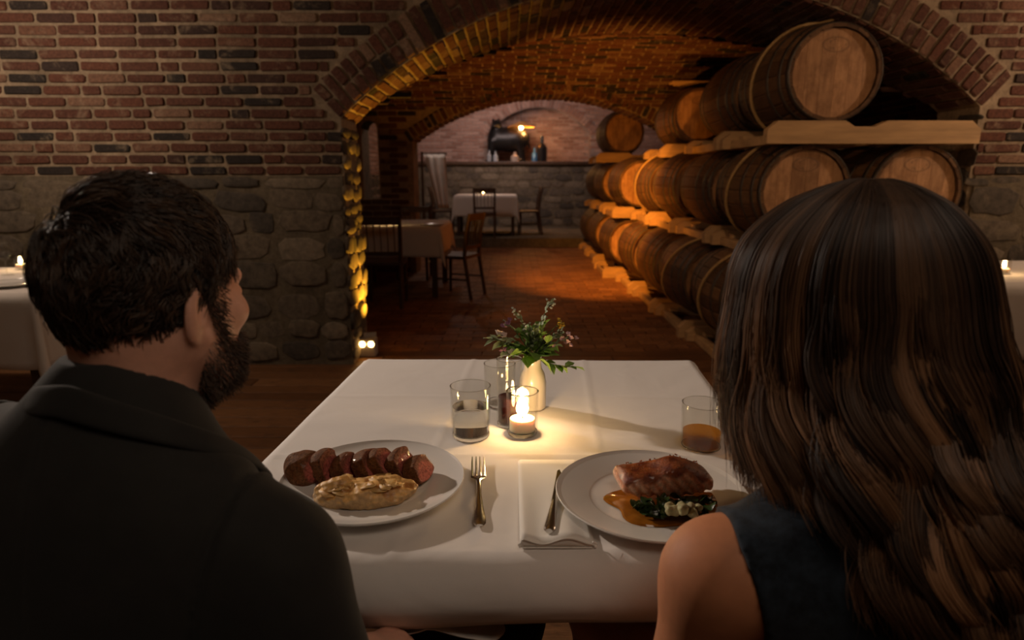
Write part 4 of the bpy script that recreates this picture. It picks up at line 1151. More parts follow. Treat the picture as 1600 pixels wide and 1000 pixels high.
# napkin folded in a flat roll, open folds at the front
n0, n1 = T(872, 722, TS), T(871, 850, TS)
v = []; f = []
nw = .112; x0 = T(812, 852, TS).x; x1 = T(930, 855, TS).x; yb = n0.y; yf_ = T(870, 856, TS).y
xsn = 24
prof2 = []
for layer in range(2): pass
b = MB()
def nap(x0, x1, y0, y1, zf, zt, name):
    v = []; n = 28; m = 14
    for j in range(m + 1):
        for i in range(n + 1):
            u = i / n; k = j / m; x = x0 + (x1 - x0) * u; y = y0 + (y1 - y0) * k
            v.append((x, y, zf(u, k))); 
    base = len(v)
    for j in range(m + 1):
        for i in range(n + 1):
            u = i / n; k = j / m; v.append((x0 + (x1 - x0) * u, y0 + (y1 - y0) * k, zt(u, k)))
    f = []
    for j in range(m):
        for i in range(n):
            q = j * (n + 1) + i; f.append((q, q + 1, q + n + 2, q + n + 1)); f.append((base + q, base + q + n + 1, base + q + n + 2, base + q + 1))
    return v, f, base, n, m
wavef = lambda u: .010 + .0045 * math.cos(u * 2 * math.pi * 1.5 + .3) * (1) 
def nt_top(u, k):
    e = min(1, min(u, 1 - u) / .06); e = math.sqrt(max(0, 1 - (1 - e) ** 2)); return .0008 + (.004 + (wavef(u) - .004) * (1 - k) ** 1.5) * e
v, f, base, n, m = nap(x0, x1, yf_, yb, lambda u, k: .0003, nt_top, 'n')
for i in range(n): f.append((i, base + i, base + i + 1, i + 1)); q = m * (n + 1); f.append((q + i, q + i + 1, base + q + i + 1, base + q + i))
for j in range(m): q = j * (n + 1); f.append((q, q + n + 1, base + q + n + 1, base + q)); f.append((q + n, base + q + n, base + q + 2 * n + 1, q + 2 * n + 1))
me = mesh('napkin', v, f, M['napkin'], True); napo = obj('folded_napkin', me, None, label='folded white napkin under the knife', cat='napkin'); napo.location = (0, 0, TS)
# hem edges of the front fold
b = MB(); pts = []
for i in range(41):
    u = i / 40; pts.append((x0 + (x1 - x0) * u, yf_ - .0012, nt_top(u, 0) + .0002))
b.tube(pts, .0012, 6); b.tube([(x0 + .004, yf_ - .0012, .001), (x1 - .004, yf_ - .0012, .001)], .0012, 6)
b.tube([(x0, yf_ - .001, .001), (x0 - .002, yf_ - .001, .006), (x0 + .004, yf_ - .001, .010)], .0014, 6); b.tube([(x1, yf_ - .001, .001), (x1 + .002, yf_ - .001, .006), (x1 - .004, yf_ - .001, .010)], .0014, 6)
b.build('hem', M['napkin'], napo, smooth=True)
# knife on the napkin
a, c = T(875, 741, TS + .008), T(858, 833, TS + .010)
kt = empty('knife', (c.x, c.y, TS + .0115), label='steel knife lying on the napkin beside the salmon plate', cat='knife'); kt.rotation_euler = (0, 0, math.atan2(a.y - c.y, a.x - c.x) - math.pi / 2)
b = MB(); pr_ = [(0, .005), (.004, .0085), (.015, .009), (.05, .0072), (.082, .0052), (.088, .0062)]; v = []; f = []
for y, w_ in pr_:
    for k in range(10): t = 2 * math.pi * k / 10; v.append((w_ * math.cos(t), y, .0015 + .0042 * math.sin(t)))
for i in range(len(pr_) - 1):
    for k in range(10): f.append((i * 10 + k, i * 10 + (k + 1) % 10, (i + 1) * 10 + (k + 1) % 10, (i + 1) * 10 + k))
f += [tuple(range(10)), tuple(50 + k for k in range(9, -1, -1))]; b.add(v, f); b.build('handle', M['silver'], kt, smooth=True)
b = MB(); pts = [(-.006, .088), (.006, .088), (.0085, .12), (.0085, .15), (.004, .185), (-.002, .20), (-.006, .195), (-.006, .12)]; n = len(pts)
v = [(x, y, .0008) for x, y in pts] + [(x * .8, y, .0022) for x, y in pts]; b.add(v, [tuple(range(n)), tuple(range(2 * n - 1, n - 1, -1))] + [(i, (i + 1) % n, n + (i + 1) % n, n + i) for i in range(n)]); b.build('blade', M['silver'], kt)
# ================================================================ FLOWERS
def leafmesh(L, w_, mat, curl=.3, seg=5, serr=0):
    v = []; f = []
    for k in range(seg + 1):
        u = k / seg; wd = w_ * math.sin(math.pi * min(1, .06 + u * .94)) ** .8 * (1 + (serr if k % 2 else -serr)); z = -curl * L * u * u
        v += [(u * L, -wd, z + wd * .35), (u * L, 0, z), (u * L, wd, z + wd * .35)]
    for k in range(seg): f += [(3 * k, 3 * k + 3, 3 * k + 4, 3 * k + 1), (3 * k + 1, 3 * k + 4, 3 * k + 5, 3 * k + 2)]
    return v, f
M['leaf1'] = simple('leaf_bright', (.20, .34, .07), .45, var=.3, scale=80, bstr=.2)
M['leaf2'] = simple('leaf_grey_green', (.26, .32, .18), .55, var=.3, scale=80, bstr=.2)
M['stem'] = simple('green_stem', (.10, .13, .04), .5, var=.2)
M['pinkpetal'] = simple('pink_petal', (.62, .38, .40), .5, var=.15, scale=60, bstr=0, sss=.2)
M['palepetal'] = simple('pale_petal', (.78, .62, .56), .5, var=.1, scale=60, bstr=0, sss=.2)
M['mauvepetal'] = simple('mauve_petal', (.30, .14, .22), .55, var=.25, scale=60, bstr=0)
M['yellowpetal'] = simple('yellow_petal', (.62, .42, .05), .5, var=.2, scale=60, bstr=0)
M['whitebud'] = simple('white_bud', (.55, .58, .52), .5, var=.1, scale=60, bstr=0)
rr = random.Random(17)
VT = Vector((VX, VY, TS + .118))
def sprig(ex, top, kind, label, leaf='leaf1', nleaf=8, LL=.017, lw=.0055, bl=None, nb=7, bend=.3, spread=.012):
    """stem from inside the vase to the point (dx, dy, dz) above its rim"""
    e = Vector((ex[0], ex[1], top)); LL *= 1.35; lw *= 1.45; nleaf = int(nleaf * 1.2)
    t = empty('flower_sprig', VT + Vector((0, 0, -.085)), label=label, cat='flower')
    off = Vector((0, 0, .085)); st = off + Vector((rr.uniform(-.007, .007), rr.uniform(-.007, .007), 0))
    pts = [Vector((0, 0, .012)), st]
    for i in range(1, 9):
        u = i / 8; q = st + Vector((e.x * u ** 1.15, e.y * u ** 1.15, e.z * (u + bend * u * (1 - u)))); pts.append(q)
    b = MB(); b.tube(pts, [.0012] * 5 + [.0009] * 5, 5)
    b.build('stem', M['stem'], t, smooth=True)
    fol = MB(); 
    for i in range(nleaf):
        u = .2 + .8 * (i + .5) / nleaf; k = 1 + u * 8; j = min(int(k), 8); p = pts[j].lerp(pts[j + 1], k - j) if j < 9 else pts[9]
        d = (pts[min(j + 1, 9)] - pts[j]).normalized(); sd = 1 if i % 2 else -1
        q = d.to_track_quat('X', 'Z').to_matrix().to_4x4()
        X = Matrix.Translation(p) @ q @ Matrix.Rotation(rr.uniform(-.6, .6), 4, 'X') @ Matrix.Rotation(sd * rr.uniform(.6, 1.1), 4, 'Z')
        v, f = leafmesh(LL * rr.uniform(.8, 1.25), lw * rr.uniform(.8, 1.2), None, rr.uniform(-.1, .5), 5, .12)
        if LL >= .035:
            me = mesh('leaf', [tuple(X @ Vector(a)) for a in v], f, M[leaf], True); obj('leaf', me, t)
        else: fol.add(v, f, X)
    if fol.v: o = fol.build('leaflets', M[leaf], t, smooth=True); o['kind'] = 'stuff'
    if bl:
        for i in range(nb):
            p = pts[9] + Vector((rr.uniform(-spread, spread), rr.uniform(-spread, spread), rr.uniform(-spread * 1.6, spread * .6)))
            b = MB(); r_ = {'pinkpetal': .0048, 'palepetal': .0068, 'mauvepetal': .0046, 'yellowpetal': .0034, 'whitebud': .0024}[bl]
            X0 = Matrix.Translation(p) @ Euler((rr.uniform(-.9, .9), rr.uniform(-.9, .9), rr.uniform(0, 6))).to_matrix().to_4x4()
            for k in range(5):
                X = X0 @ Matrix.Rotation(k * 2 * math.pi / 5, 4, 'Z') @ Matrix.Rotation(-.55, 4, 'Y')
                v, f = leafmesh(r_ * 1.9, r_ * .85, None, -.25, 4); b.add(v, f, X)
            b.lathe([(0, -.0006), (r_ * .4, 0), (0, r_ * .5)], 6, X=X0); b.build('blossom', M[bl], t, smooth=True)
            b = MB(); b.tube([pts[8], p], .0004, 4); b.build('stalk', M['stem'], t)
sprig((.038, .01), .125, 0, 'tallest feathery grey-green sprig rising above the bouquet', 'leaf2', 14, .012, .0028, 'whitebud', 8)
sprig((.020, -.01), .085, 0, 'green sprig with narrow leaves at the bouquet centre', 'leaf1', 14, .016, .0035)
sprig((.060, .0), .080, 0, 'small yellow blossom sprig at the upper right', 'leaf2', 6, .010, .003, 'yellowpetal', 11, .3, .008)
sprig((.085, -.01), .045, 0, 'pale pink blossom cluster at the far right', 'leaf2', 8, .011, .003, 'pinkpetal', 7, .5)
sprig((.068, .01), .062, 0, 'reddish seed sprig just left of the right pink cluster', 'leaf2', 12, .009, .0022, 'pinkpetal', 4, .3, .014)
sprig((-.058, .01), .080, 0, 'mauve starry blossom at the upper left', 'leaf2', 8, .012, .003, 'mauvepetal', 6, .3, .009)
sprig((-.030, 0), .100, 0, 'white-budded grey sprig at the upper left', 'leaf2', 12, .009, .0026, 'whitebud', 10, .3, .012)
sprig((-.015, -.005), .075, 0, 'silvery budded sprig left of centre', 'leaf2', 12, .011, .003, 'whitebud', 9, .2, .012)
sprig((-.105, 0), .042, 0, 'low leafy sprig pointing far left', 'leaf2', 12, .017, .0042, None, 0, .6)
sprig((-.078, -.01), .052, 0, 'grey-green leaves with a pale bloom on the left', 'leaf2', 10, .014, .004, 'palepetal', 2, .5, .008)
sprig((.082, -.03), -.012, 0, 'drooping leafy sprig over the right of the vase', 'leaf1', 9, .022, .006, None, 0, 1.6)
sprig((-.018, -.030), .022, 0, 'broad bright leaves at the front left of the vase neck', 'leaf1', 4, .032, .011, None, 0, .9)
sprig((.018, -.035), .006, 0, 'broad dark leaves hanging over the vase front', 'leaf1', 4, .030, .012, None, 0, 1.4)
sprig((.034, -.025), .040, 0, 'large pale cream bloom right of centre', 'leaf1', 6, .018, .005, 'palepetal', 2, .3, .004)
sprig((-.040, -.02), .018, 0, 'small pink bloom low at the left of the vase', 'leaf1', 6, .016, .005, 'palepetal', 2, .5, .006)
sprig((.005, .02), .060, 0, 'dense green leaves at the back of the bouquet', 'leaf1', 16, .020, .005)
sprig((.045, -.01), .030, 0, 'mid-green leafy sprig at the right front', 'leaf1', 12, .018, .005, 'pinkpetal', 2, .4, .006)

sprig((-.062, .01), .030, 0, 'low green leaves spreading left behind the tall glass', 'leaf1', 12, .017, .005, None, 0, .5)
sprig((-.030, .01), .062, 0, 'soft green leaves left of the bouquet centre', 'leaf1', 14, .015, .0045, None, 0, .3)
sprig((.055, .015), .050, 0, 'fine green leaves at the right rear of the bouquet', 'leaf2', 16, .014, .004, None, 0, .3)
sprig((.012, -.005), .070, 0, 'upright fine-leaved green sprig just right of centre', 'leaf2', 18, .013, .0036, 'whitebud', 4, .2)
sprig((-.072, -.01), .016, 0, 'mauve-budded sprig dipping low on the left', 'leaf2', 9, .012, .004, 'mauvepetal', 3, .7, .006)

# ================================================================ SMALL THINGS ON THE OTHER TABLES
votive((-1.37, 6.95, .7585), .035, .085, 'lit candle on the table beside the amber pillar', .7, False, .018)
votive((-.55, 12.45, .9285), .035, .085, 'lit candle on the far table below the ledge', 1.2, False, .026)
p = T(34, 421, .7585); votive((p.x, p.y, .7585), .033, .085, 'lit candle on the table behind the man', .8, False, .013)
p = T(1567, 428, .7585); votive((p.x, p.y, .7585), .033, .085, 'lit candle on the table behind the woman', .8, False, .013)
def wineglass(loc, label, s=1.0):
    t = empty('wine_glass', loc, label=label, cat='glass', group='glasses on the other tables')
    b = MB(); b.lathe([(.030 * s, .0005), (.030 * s, .002), (.004 * s, .005), (.003 * s, .07 * s), (.012 * s, .082 * s), (.034 * s, .115 * s), (.035 * s, .14 * s), (.030 * s, .175 * s), (.029 * s, .175 * s)], 20); b.build('bowl', M['glassbase'] if False else M['glass'], t, smooth=True)
wineglass((-2.72, 3.42, .7585), 'stemmed glass at the back of the left-edge table')
wineglass((-2.50, 3.52, .7585), 'stemmed glass beside the candle behind the man')
wineglass((3.02, 3.62, .7585), 'stemmed glass right of the candle behind the woman')
wineglass((2.72, 3.75, .7585), 'stemmed glass behind the candle at the right edge')
wineglass((-1.15, 7.0, .7585), 'stemmed glass in the middle of the pillar table')
wineglass((-1.03, 7.1, .7585), 'second stemmed glass right of the pillar table centre')
wineglass((-.66, 12.5, .9285), 'stemmed glass left of the far candle')
wineglass((-.43, 12.5, .9285), 'stemmed glass right of the far candle')
p = T(8, 452, .7585); plate((-2.44, 3.08, .7585), .13, .018, 'white plate on the table at the left edge')
plate((-.86, 7.0, .7585), .13, .018, 'white plate on the pillar table')
tumbler('tumbler', (2.93, 3.40, .7585), .034, .09, 'tumbler with amber drink at the right edge', 'whisky', .05, .01, hi=False)

# uplight box by the pillar
ub = empty('uplight_box', (-1.045, 4.50, 0), label='small grey box lamp with two glowing lenses at the pillar foot', cat='lamp')
b = MB(); b.box((0, 0, .07), (.12, .10, .13), bev=.01); b.build('housing', M['greybox'], ub)
for dx in (-.031, .031):
    b = MB(); b.lathe([(0, .006), (.018, .004), (.022, 0), (.022, -.006)], 20, X=Matrix.Translation((dx, -.052, .10)) @ Matrix.Rotation(R(90), 4, 'X')); b.build('lens', M['glow'], ub, smooth=True, label='glowing amber lens')
b = MB(); b.box((.012, .02, .146), (.09, .006, .05), .3); b.build('flap', M['greybox'], ub)

# ledge: black animal figure, bottles, hanging lamp
s = SDF((-.75, -.35, -.02), (.75, .35, 1.15), .02)
s.U(s.ell((.12, 0, .56), (.42, .22, .32)), 0); s.U(s.ell((-.22, 0, .55), (.20, .17, .27)), .15); s.U(s.ell((.26, 0, .60), (.24, .18, .22)), .1)
s.U(s.capsule((-.26, 0, .62), (-.24, -.02, .88), .15, .10), .1); s.U(s.ell((-.23, -.05, .93), (.105, .13, .11)), .06); s.U(s.capsule((-.24, -.1, .92), (-.28, -.24, .86), .06, .04), .05)
for x, y, f_ in ((-.38, -.10, .11), (-.30, .10, .10), (.34, -.10, .09), (.40, .10, .09)):
    s.U(s.capsule((x * .85, y, .5), (x, y, .03), f_, .055), .06); s.U(s.ell((x - .03, y - .03, .03), (.08, .07, .035)), .03)
for x in (-.30, -.17): s.U(s.ell((x, -.02, 1.03), (.035, .02, .045)), .02)
s.U(s.capsule((.48, 0, .62), (.55, .02, .35), .035, .02), .03)
me = s.mesh('animal_figure', M['black']); o = obj('animal_figure', me, None, label='black standing animal figure on the stone ledge', cat='statue'); o.location = (-.13, 14.72, 1.592); o.scale = (.95, .95, .86)
def bottle(loc, col, lab, h=.42, r=.06):
    m = simple('bottle_' + lab.split()[0], col, .15, var=.05, bstr=0, spec=.7)
    b = MB(); b.lathe([(0, 0), (r, 0), (r, h * .55), (r * .35, h * .72), (r * .32, h), (0, h)], 18); b.build('bottle', m, None, smooth=True, loc=loc, label=lab, cat='bottle')
bottle((.66, 14.68, 1.592), (.012, .012, .014), 'black tall bottle on the ledge right of the figure', .55, .12)
bottle((.50, 14.66, 1.592), (.05, .16, .34), 'blue bottle beside the black one on the ledge', .30, .06)
bottle((-.36, 14.45, 1.592), (.35, .40, .45), 'pale blue-grey bottle in front of the figure', .22, .055)
bottle((-.50, 14.45, 1.592), (.30, .33, .36), 'grey bottle at the left foot of the figure', .24, .05)
bottle((.06, 14.45, 1.592), (.40, .33, .28), 'pale tan jar under the figure', .20, .09)
pl_ = empty('hanging_lamp', (.20, 14.55, 2.34), label='small amber lamp hanging above the ledge', cat='lamp')
b = MB(); b.tube([(0, 0, .09), (0, 0, .90)], .006, 6); b.build('cord', M['black'], pl_)
b = MB(); b.lathe([(.05, .09), (.30, -.02), (.295, -.025), (.045, .082)], 28, close=True); b.build('lamp_shade', simple('amber_shade', (.55, .28, .08), .6, var=.1), pl_, smooth=True)
b = MB(); b.lathe([(0, -.05), (.035, -.035), (.045, 0), (.03, .04), (0, .05)], 16, c=(0, 0, -.03)); b.build('bulb', emis('bulb_glow', (1, .58, .22), 40), pl_, smooth=True)
l = bpy.data.lights.new('lamp_light', 'POINT'); l.energy = 26; l.color = (1, .45, .12); l.shadow_soft_size = .06
o = bpy.data.objects.new('lamp_light', l); C.objects.link(o); o.location = (.30, 14.55, 2.22)
# pale drape just inside the second arch
v = []; f = []
for j in range(14):
    for i in range(13):
        u = i / 12; k = j / 13; v.append((-1.42 + .34 * u * (1 - .5 * k) + .22 * k, 10.6 + .03 * math.sin(u * 20 + k * 2), 1.62 - .85 * k))
for j in range(13):
    for i in range(12): f.append((j * 13 + i, j * 13 + i + 1, (j + 1) * 13 + i + 1, (j + 1) * 13 + i))
me = mesh('hanging_cloth', v, f, M['cloth'], True); o = obj('hanging_cloth', me, None, label='pale cloth draped beside the left of the second arch', cat='cloth'); md = o.modifiers.new('t', 'SOLIDIFY'); md.thickness = .01
b = MB(); b.tube([(-1.45, 10.62, 0), (-1.45, 10.62, 1.66)], .02, 8); b.tube([(-1.47, 10.62, 1.63), (-1.05, 10.62, 1.63)], .016, 8); b.box((-1.45, 10.62, .015), (.4, .4, .03)); b.build('cloth_stand', M['wooddark'], None, label='dark stand holding the pale draped cloth', cat='stand')
# ================================================================ PEOPLE
def hair_curves(name, pts, mat, rad, tint, parent, label=None):
    """pts (n,k,3)"""
    n, k, _ = pts.shape; hc = bpy.data.hair_curves.new(name); hc.add_curves([k] * n)
    hc.attributes['position'].data.foreach_set('vector', pts.astype(np.float32).ravel())
    ra = hc.attributes.get('radius') or hc.attributes.new('radius', 'FLOAT', 'POINT')
    t = np.linspace(0, 1, k); prof = np.interp(t, [0, .15, .75, 1], [.8, 1, .9, .25])
    ra.data.foreach_set('value', (np.ones((n, 1)) * prof * np.asarray(rad).reshape(-1, 1)).astype(np.float32).ravel())
    ta = hc.attributes.new('tint', 'FLOAT', 'CURVE'); ta.data.foreach_set('value', tint.astype(np.float32))
    hc.materials.append(mat); o = bpy.data.objects.new(name, hc); link(o, parent)
    if label: o['label'] = label
    return o
def join_mesh(name, mes, mat):
    V = []; Fs = []; n = 0
    for me, X in mes:
        co = np.empty(len(me.vertices) * 3); me.vertices.foreach_get('co', co); co = co.reshape(-1, 3)
        if X is not None: q = np.array(X); co = co @ q[:3, :3].T + q[:3, 3]
        V.append(co); Fs += [tuple(i + n for i in p.vertices) for p in me.polygons]; n += len(co)
    return mesh(name, np.concatenate(V).tolist(), Fs, mat, True)
def headsdf(w_=1.0, fem=False, h=.0028):
    s = SDF((-.12, -.14, -.22), (.12, .16, .16), h); P = s.P
    s.U(s.ell((0, -.014, .028), (.077, .098, .098)), 0)
    s.U(s.ell((0, .030, -.030), (.063, .066, .080)), .04)
    s.U(s.ell((0, .045, -.082), (.046, .042, .034)), .035)              # jaw and chin
    s.U(s.ell((0, .080, -.098), (.018, .014, .014)), .02)
    for sx in (-1, 1):
        s.U(s.capsule((sx * .058, .0, -.045), (sx * .040, .045, -.090), .022, .018), .03)   # jaw line
        s.U(s.ell((sx * .042, .070, -.020), (.022, .020, .018)), .02)                       # cheek bone
        s.U(s.capsule((sx * .012, .094, .022), (sx * .042, .080, .024), .009, .007), .015)   # brow
        s.S(s.ell((sx * .031, .098, .003), (.016, .013, .010)), .012)                       # eye socket
        s.U(s.ell((sx * .031, .080, .002), (.014, .014, .012)), .003)
    s.U(s.capsule((0, .094, .010), (0, .116, -.030), .007, .010), .010); s.U(s.ell((0, .113, -.034), (.014, .011, .009)), .008)
    for sx in (-1, 1): s.U(s.ell((sx * .011, .104, -.037), (.007, .009, .006)), .004)
    s.U(s.ell((0, .097, -.062), (.021, .010, .006)), .006); s.U(s.ell((0, .096, -.072), (.018, .010, .006)), .005)
    s.S(s.capsule((-.020, .106, -.0665), (.020, .106, -.0665), .0018, .0018), .003)
    # ears
    for sx in (-1, 1):
        rot = Matrix.Rotation(sx * R(22), 3, 'Z') @ Matrix.Rotation(R(-10), 3, 'X')
        e = s.ell((sx * .081, -.010, -.010), (.0075, .019, .033), rot)
        e = np.maximum(e, -s.ell((sx * .0885, -.004, -.004), (.006, .011, .021), rot)); s.U(e, .007)
        s.U(s.ell((sx * .080, .003, -.038), (.006, .008, .009)), .005)
    s.U(s.capsule((0, -.030, -.06), (0, -.045, -.21), .060 * w_, .064 * w_), .035)
    return s
def handpts(s, base, fwd, up, side, scale=1.0, curl=.9):
    """palm and five fingers; side = direction of the thumb"""
    base, fwd, up, side = [Vector(x) for x in (base, fwd, up, side)]; fwd.normalize(); side.normalize(); up.normalize()
    P_ = lambda a, b_, c_: tuple(base + (fwd * a + side * b_ + up * c_) * scale)
    s.U(s.capsule(P_(0, .012, 0), P_(.07, .026, 0), .022 * scale, .014 * scale), .02); s.U(s.capsule(P_(0, -.012, 0), P_(.065, -.026, 0), .020 * scale, .013 * scale), .02); s.U(s.capsule(P_(.0, 0, 0), P_(.068, 0, .001), .022 * scale, .014 * scale), .02)
    for k, (o_, L, r_) in enumerate(((.030, .070, .0088), (.010, .078, .009), (-.010, .072, .0087), (-.029, .056, .0078))):
        a = curl * .55; p0 = (.068, o_, 0); p1 = (p0[0] + L * .45 * math.cos(a), o_ * 1.05, -L * .45 * math.sin(a)); a2 = a + curl * .9
        p2 = (p1[0] + L * .32 * math.cos(a2), o_ * 1.05, p1[2] - L * .32 * math.sin(a2)); a3 = a2 + curl * .6; p3 = (p2[0] + L * .24 * math.cos(a3), o_ * 1.03, p2[2] - L * .24 * math.sin(a3))
        s.U(s.capsule(P_(*p0), P_(*p1), r_ * 1.05 * scale, r_ * scale), .004); s.U(s.capsule(P_(*p1), P_(*p2), r_ * scale, r_ * .92 * scale), .002); s.U(s.capsule(P_(*p2), P_(*p3), r_ * .92 * scale, r_ * .8 * scale), .002)
    s.U(s.capsule(P_(.010, .028, -.004), P_(.040, .050, -.014), .0125 * scale, .0105 * scale), .008); s.U(s.capsule(P_(.040, .050, -.014), P_(.066, .050, -.024), .0102 * scale, .0085 * scale), .002)
# ---------------------------------------------------------------- the man
man = empty('person', (-.46, .56, 0), label='dark-haired bearded man in a charcoal jacket seen from behind', cat='person')
MO = Vector((-.46, .56, 0)); MI = Matrix.Translation(-MO)
HM = Matrix.Translation((-.402, .712, 1.145)) @ Matrix.Rotation(R(-26), 4, 'Z') @ Matrix.Rotation(R(-3), 4, 'X') @ Matrix.Diagonal((.93, .95, .98, 1))
SR, SL = Vector((-.256, .610, .868)), Vector((-.645, .715, .925)); NB = Vector((-.430, .655, 1.0))
ER, WR = Vector((-.172, .590, .640)), Vector((-.195, .700, .660)); EL, WL = Vector((-.735, .66, .66)), Vector((-.62, .80, .66))
def torso(s, g, jacket=True):
    s.U(s.capsule(SL, SR, .058 + g, .052 + g), 0)
    s.U(s.capsule(NB, SR + Vector((-.03, 0, .030)), .052 + g, .050 + g), .05); s.U(s.capsule(NB, SL + Vector((.03, 0, .015)), .052 + g, .050 + g), .07)
    s.U(s.capsule(NB + Vector((0, .01, .05)), NB - Vector((0, 0, .1)), .056 + g * .6, .08), .05)
    s.U(s.ell((-.450, .615, .82), (.185 + g, .112 + g, .20 + g), Matrix.Rotation(R(-8), 3, 'Z')), .07)
    s.U(s.ell((-.455, .60, .64), (.168 + g, .115 + g, .21), Matrix.Rotation(R(-8), 3, 'Z')), .08)
    for a, b_, c_ in ((SR, ER, WR), (SL, EL, WL)):
        s.U(s.capsule(a, b_, .058 + g, .044 + g), .045); s.U(s.capsule(b_, c_, .044 + g, .028 + g), .03)
s = SDF((-.84, .40, .42), (-.08, .84, 1.12), .0065); torso(s, -.008)
bodyme = s.mesh('b', M['skin'])
hs = headsdf(1.08); headme = hs.mesh('h', M['skin'])
s = SDF((-.26, .65, .58), (-.04, .86, .76), .0026); s.U(s.capsule(WR - Vector((0, .03, 0)), WR + Vector((.004, .02, .006)), .027, .026), 0)
handpts(s, WR + Vector((.004, .012, .004)), (.45, .62, -.12), (.1, .1, 1), (-.62, .45, 0), .92, 1.0); hr = s.mesh('hr', M['skin'])
s = SDF((-.72, .72, .56), (-.46, .98, .76), .0032); s.U(s.capsule(WL - Vector((-.02, .03, 0)), WL, .027, .026), 0)
handpts(s, WL + Vector((.006, .012, 0)), (.6, .25, -.1), (0, 0, 1), (.3, -.6, 0), .92, .8); hl = s.mesh('hl', M['skin'])
me = join_mesh('body', [(bodyme, MI), (headme, MI @ HM), (hr, MI), (hl, MI)], M['skin']); obj('body', me, man, label='fair skin of head, neck and hands')
# jacket: torso shell with sleeve seams pressed in
s = SDF((-.88, .36, .50), (-.06, .84, 1.09), .0045); torso(s, .010); P = s.P
for S_, sg in ((SR, 1), (SL, -1)):
    n = Vector((sg * .93, .0, -.20 + 0)).normalized(); c_ = S_ + Vector((-sg * .045, 0, 0))
    pd = (P[0] - c_[0]) * n[0] + (P[1] - c_[1]) * n[1] + (P[2] - c_[2]) * n[2] - 1.6 * np.maximum(0, c_[2] - P[2] - .02) ** 2 * 1.0
    rim = 1.5 * np.exp(-(pd / .0045) ** 2) * (P[2] > .60); s.d = s.d + (.0035 * rim - .0022 * np.exp(-((pd - .010) / .006) ** 2)).astype(np.float32)
pd = (P[0] + .452 + (P[1] - .6) * .13); s.d = s.d + (.0028 * np.exp(-(pd / .004) ** 2) * (P[1] < .58)).astype(np.float32)   # centre back seam
s.noise(16, .0026, 3, 3)
# cut opening for the neck and cuffs
s.S(s.capsule(NB + Vector((.01, .03, .02)), NB + Vector((.02, .05, .2)), .060, .075), .004)
s.d = np.maximum(s.d, -(s.ell(tuple(WR + Vector((.004, .045, .01))), (.06, .052, .06)))); 
me = s.mesh('jacket', M['jacket']); me.transform(MI); jk = obj('jacket', me, man, label='charcoal wool jacket')
# collar
v = []; f = []; nph = 56; CC = Vector((-.408, .678, 0))
for i in range(nph + 1):
    ph = R(-165 + 330 * i / nph); a = abs(ph); side = 1 if ph > 0 else -1
    zt = 1.082 - (.080 if side > 0 else .040) * (a / 1.57) ** 1.5 if a < 1.57 else (1.002 if side > 0 else 1.042) - .09 * (a - 1.57)
    rx, ry = .088, .086
    dr = Vector((math.sin(ph), -math.cos(ph), 0)); dr = Matrix.Rotation(R(-15), 3, 'Z') @ dr
    ft = sst(np.array(a), 2.2, 2.9); 
    prof_ = [(-.004, -.040), (-.003, -.006), (0, 0), (.005, .0005), (.009, -.003), (.015, -.012), (.023, -.022), (.022, -.028), (.013, -.026), (.002, -.044)]
    for rr_, zz in prof_:
        p = CC + Vector((dr.x * (rx + rr_), dr.y * (ry + rr_), zt + zz * (1 - .3 * float(ft)))); p += dr * (.010 * (a / 1.57)); v.append(p - MO)
m = len(prof_)
for i in range(nph):
    for k in range(m): f.append((i * m + k, i * m + (k + 1) % m, (i + 1) * m + (k + 1) % m, (i + 1) * m + k))
f.append(tuple(range(m))); f.append(tuple(nph * m + k for k in range(m - 1, -1, -1)))
me = mesh('collar', v, f, M['jacket'], True); co_ = obj('collar', me, man); md = co_.modifiers.new('s', 'SUBSURF'); md.levels = md.render_levels = 1
# trousers and shoes
s = SDF((-.68, .38, 0.0), (.06, 1.12, .80), .009)
KR, KL = Vector((-.01, .97, .54)), Vector((-.55, 1.02, .53))
s.U(s.ell((-.46, .60, .56), (.175, .14, .12)), 0)
for hx, K in ((-.38, KR), (-.54, KL)):
    A = Vector((K.x - .02, K.y + .02, .09)); s.U(s.capsule((hx, .62, .56), K, .085, .066), .05); s.U(s.capsule(K, A, .062, .050), .03)
s.noise(22, .004, 5); me = s.mesh('trousers', M['trousers']); me.transform(MI); obj('trousers', me, man)
for K in (KR, KL):
    s = SDF((-.06, -.10, 0), (.06, .22, .12), .005); s.U(s.capsule((0, -.03, .045), (0, .15, .035), .042, .036), 0); s.U(s.capsule((0, -.03, .06), (0, -.03, .10), .042, .045), .02); s.d = np.maximum(s.d, .002 - s.P[2])
    me = s.mesh('shoe', M['black']); o = obj('shoe', me, man); o.location = Vector((K.x - .02, K.y + .03, 0)) - MO
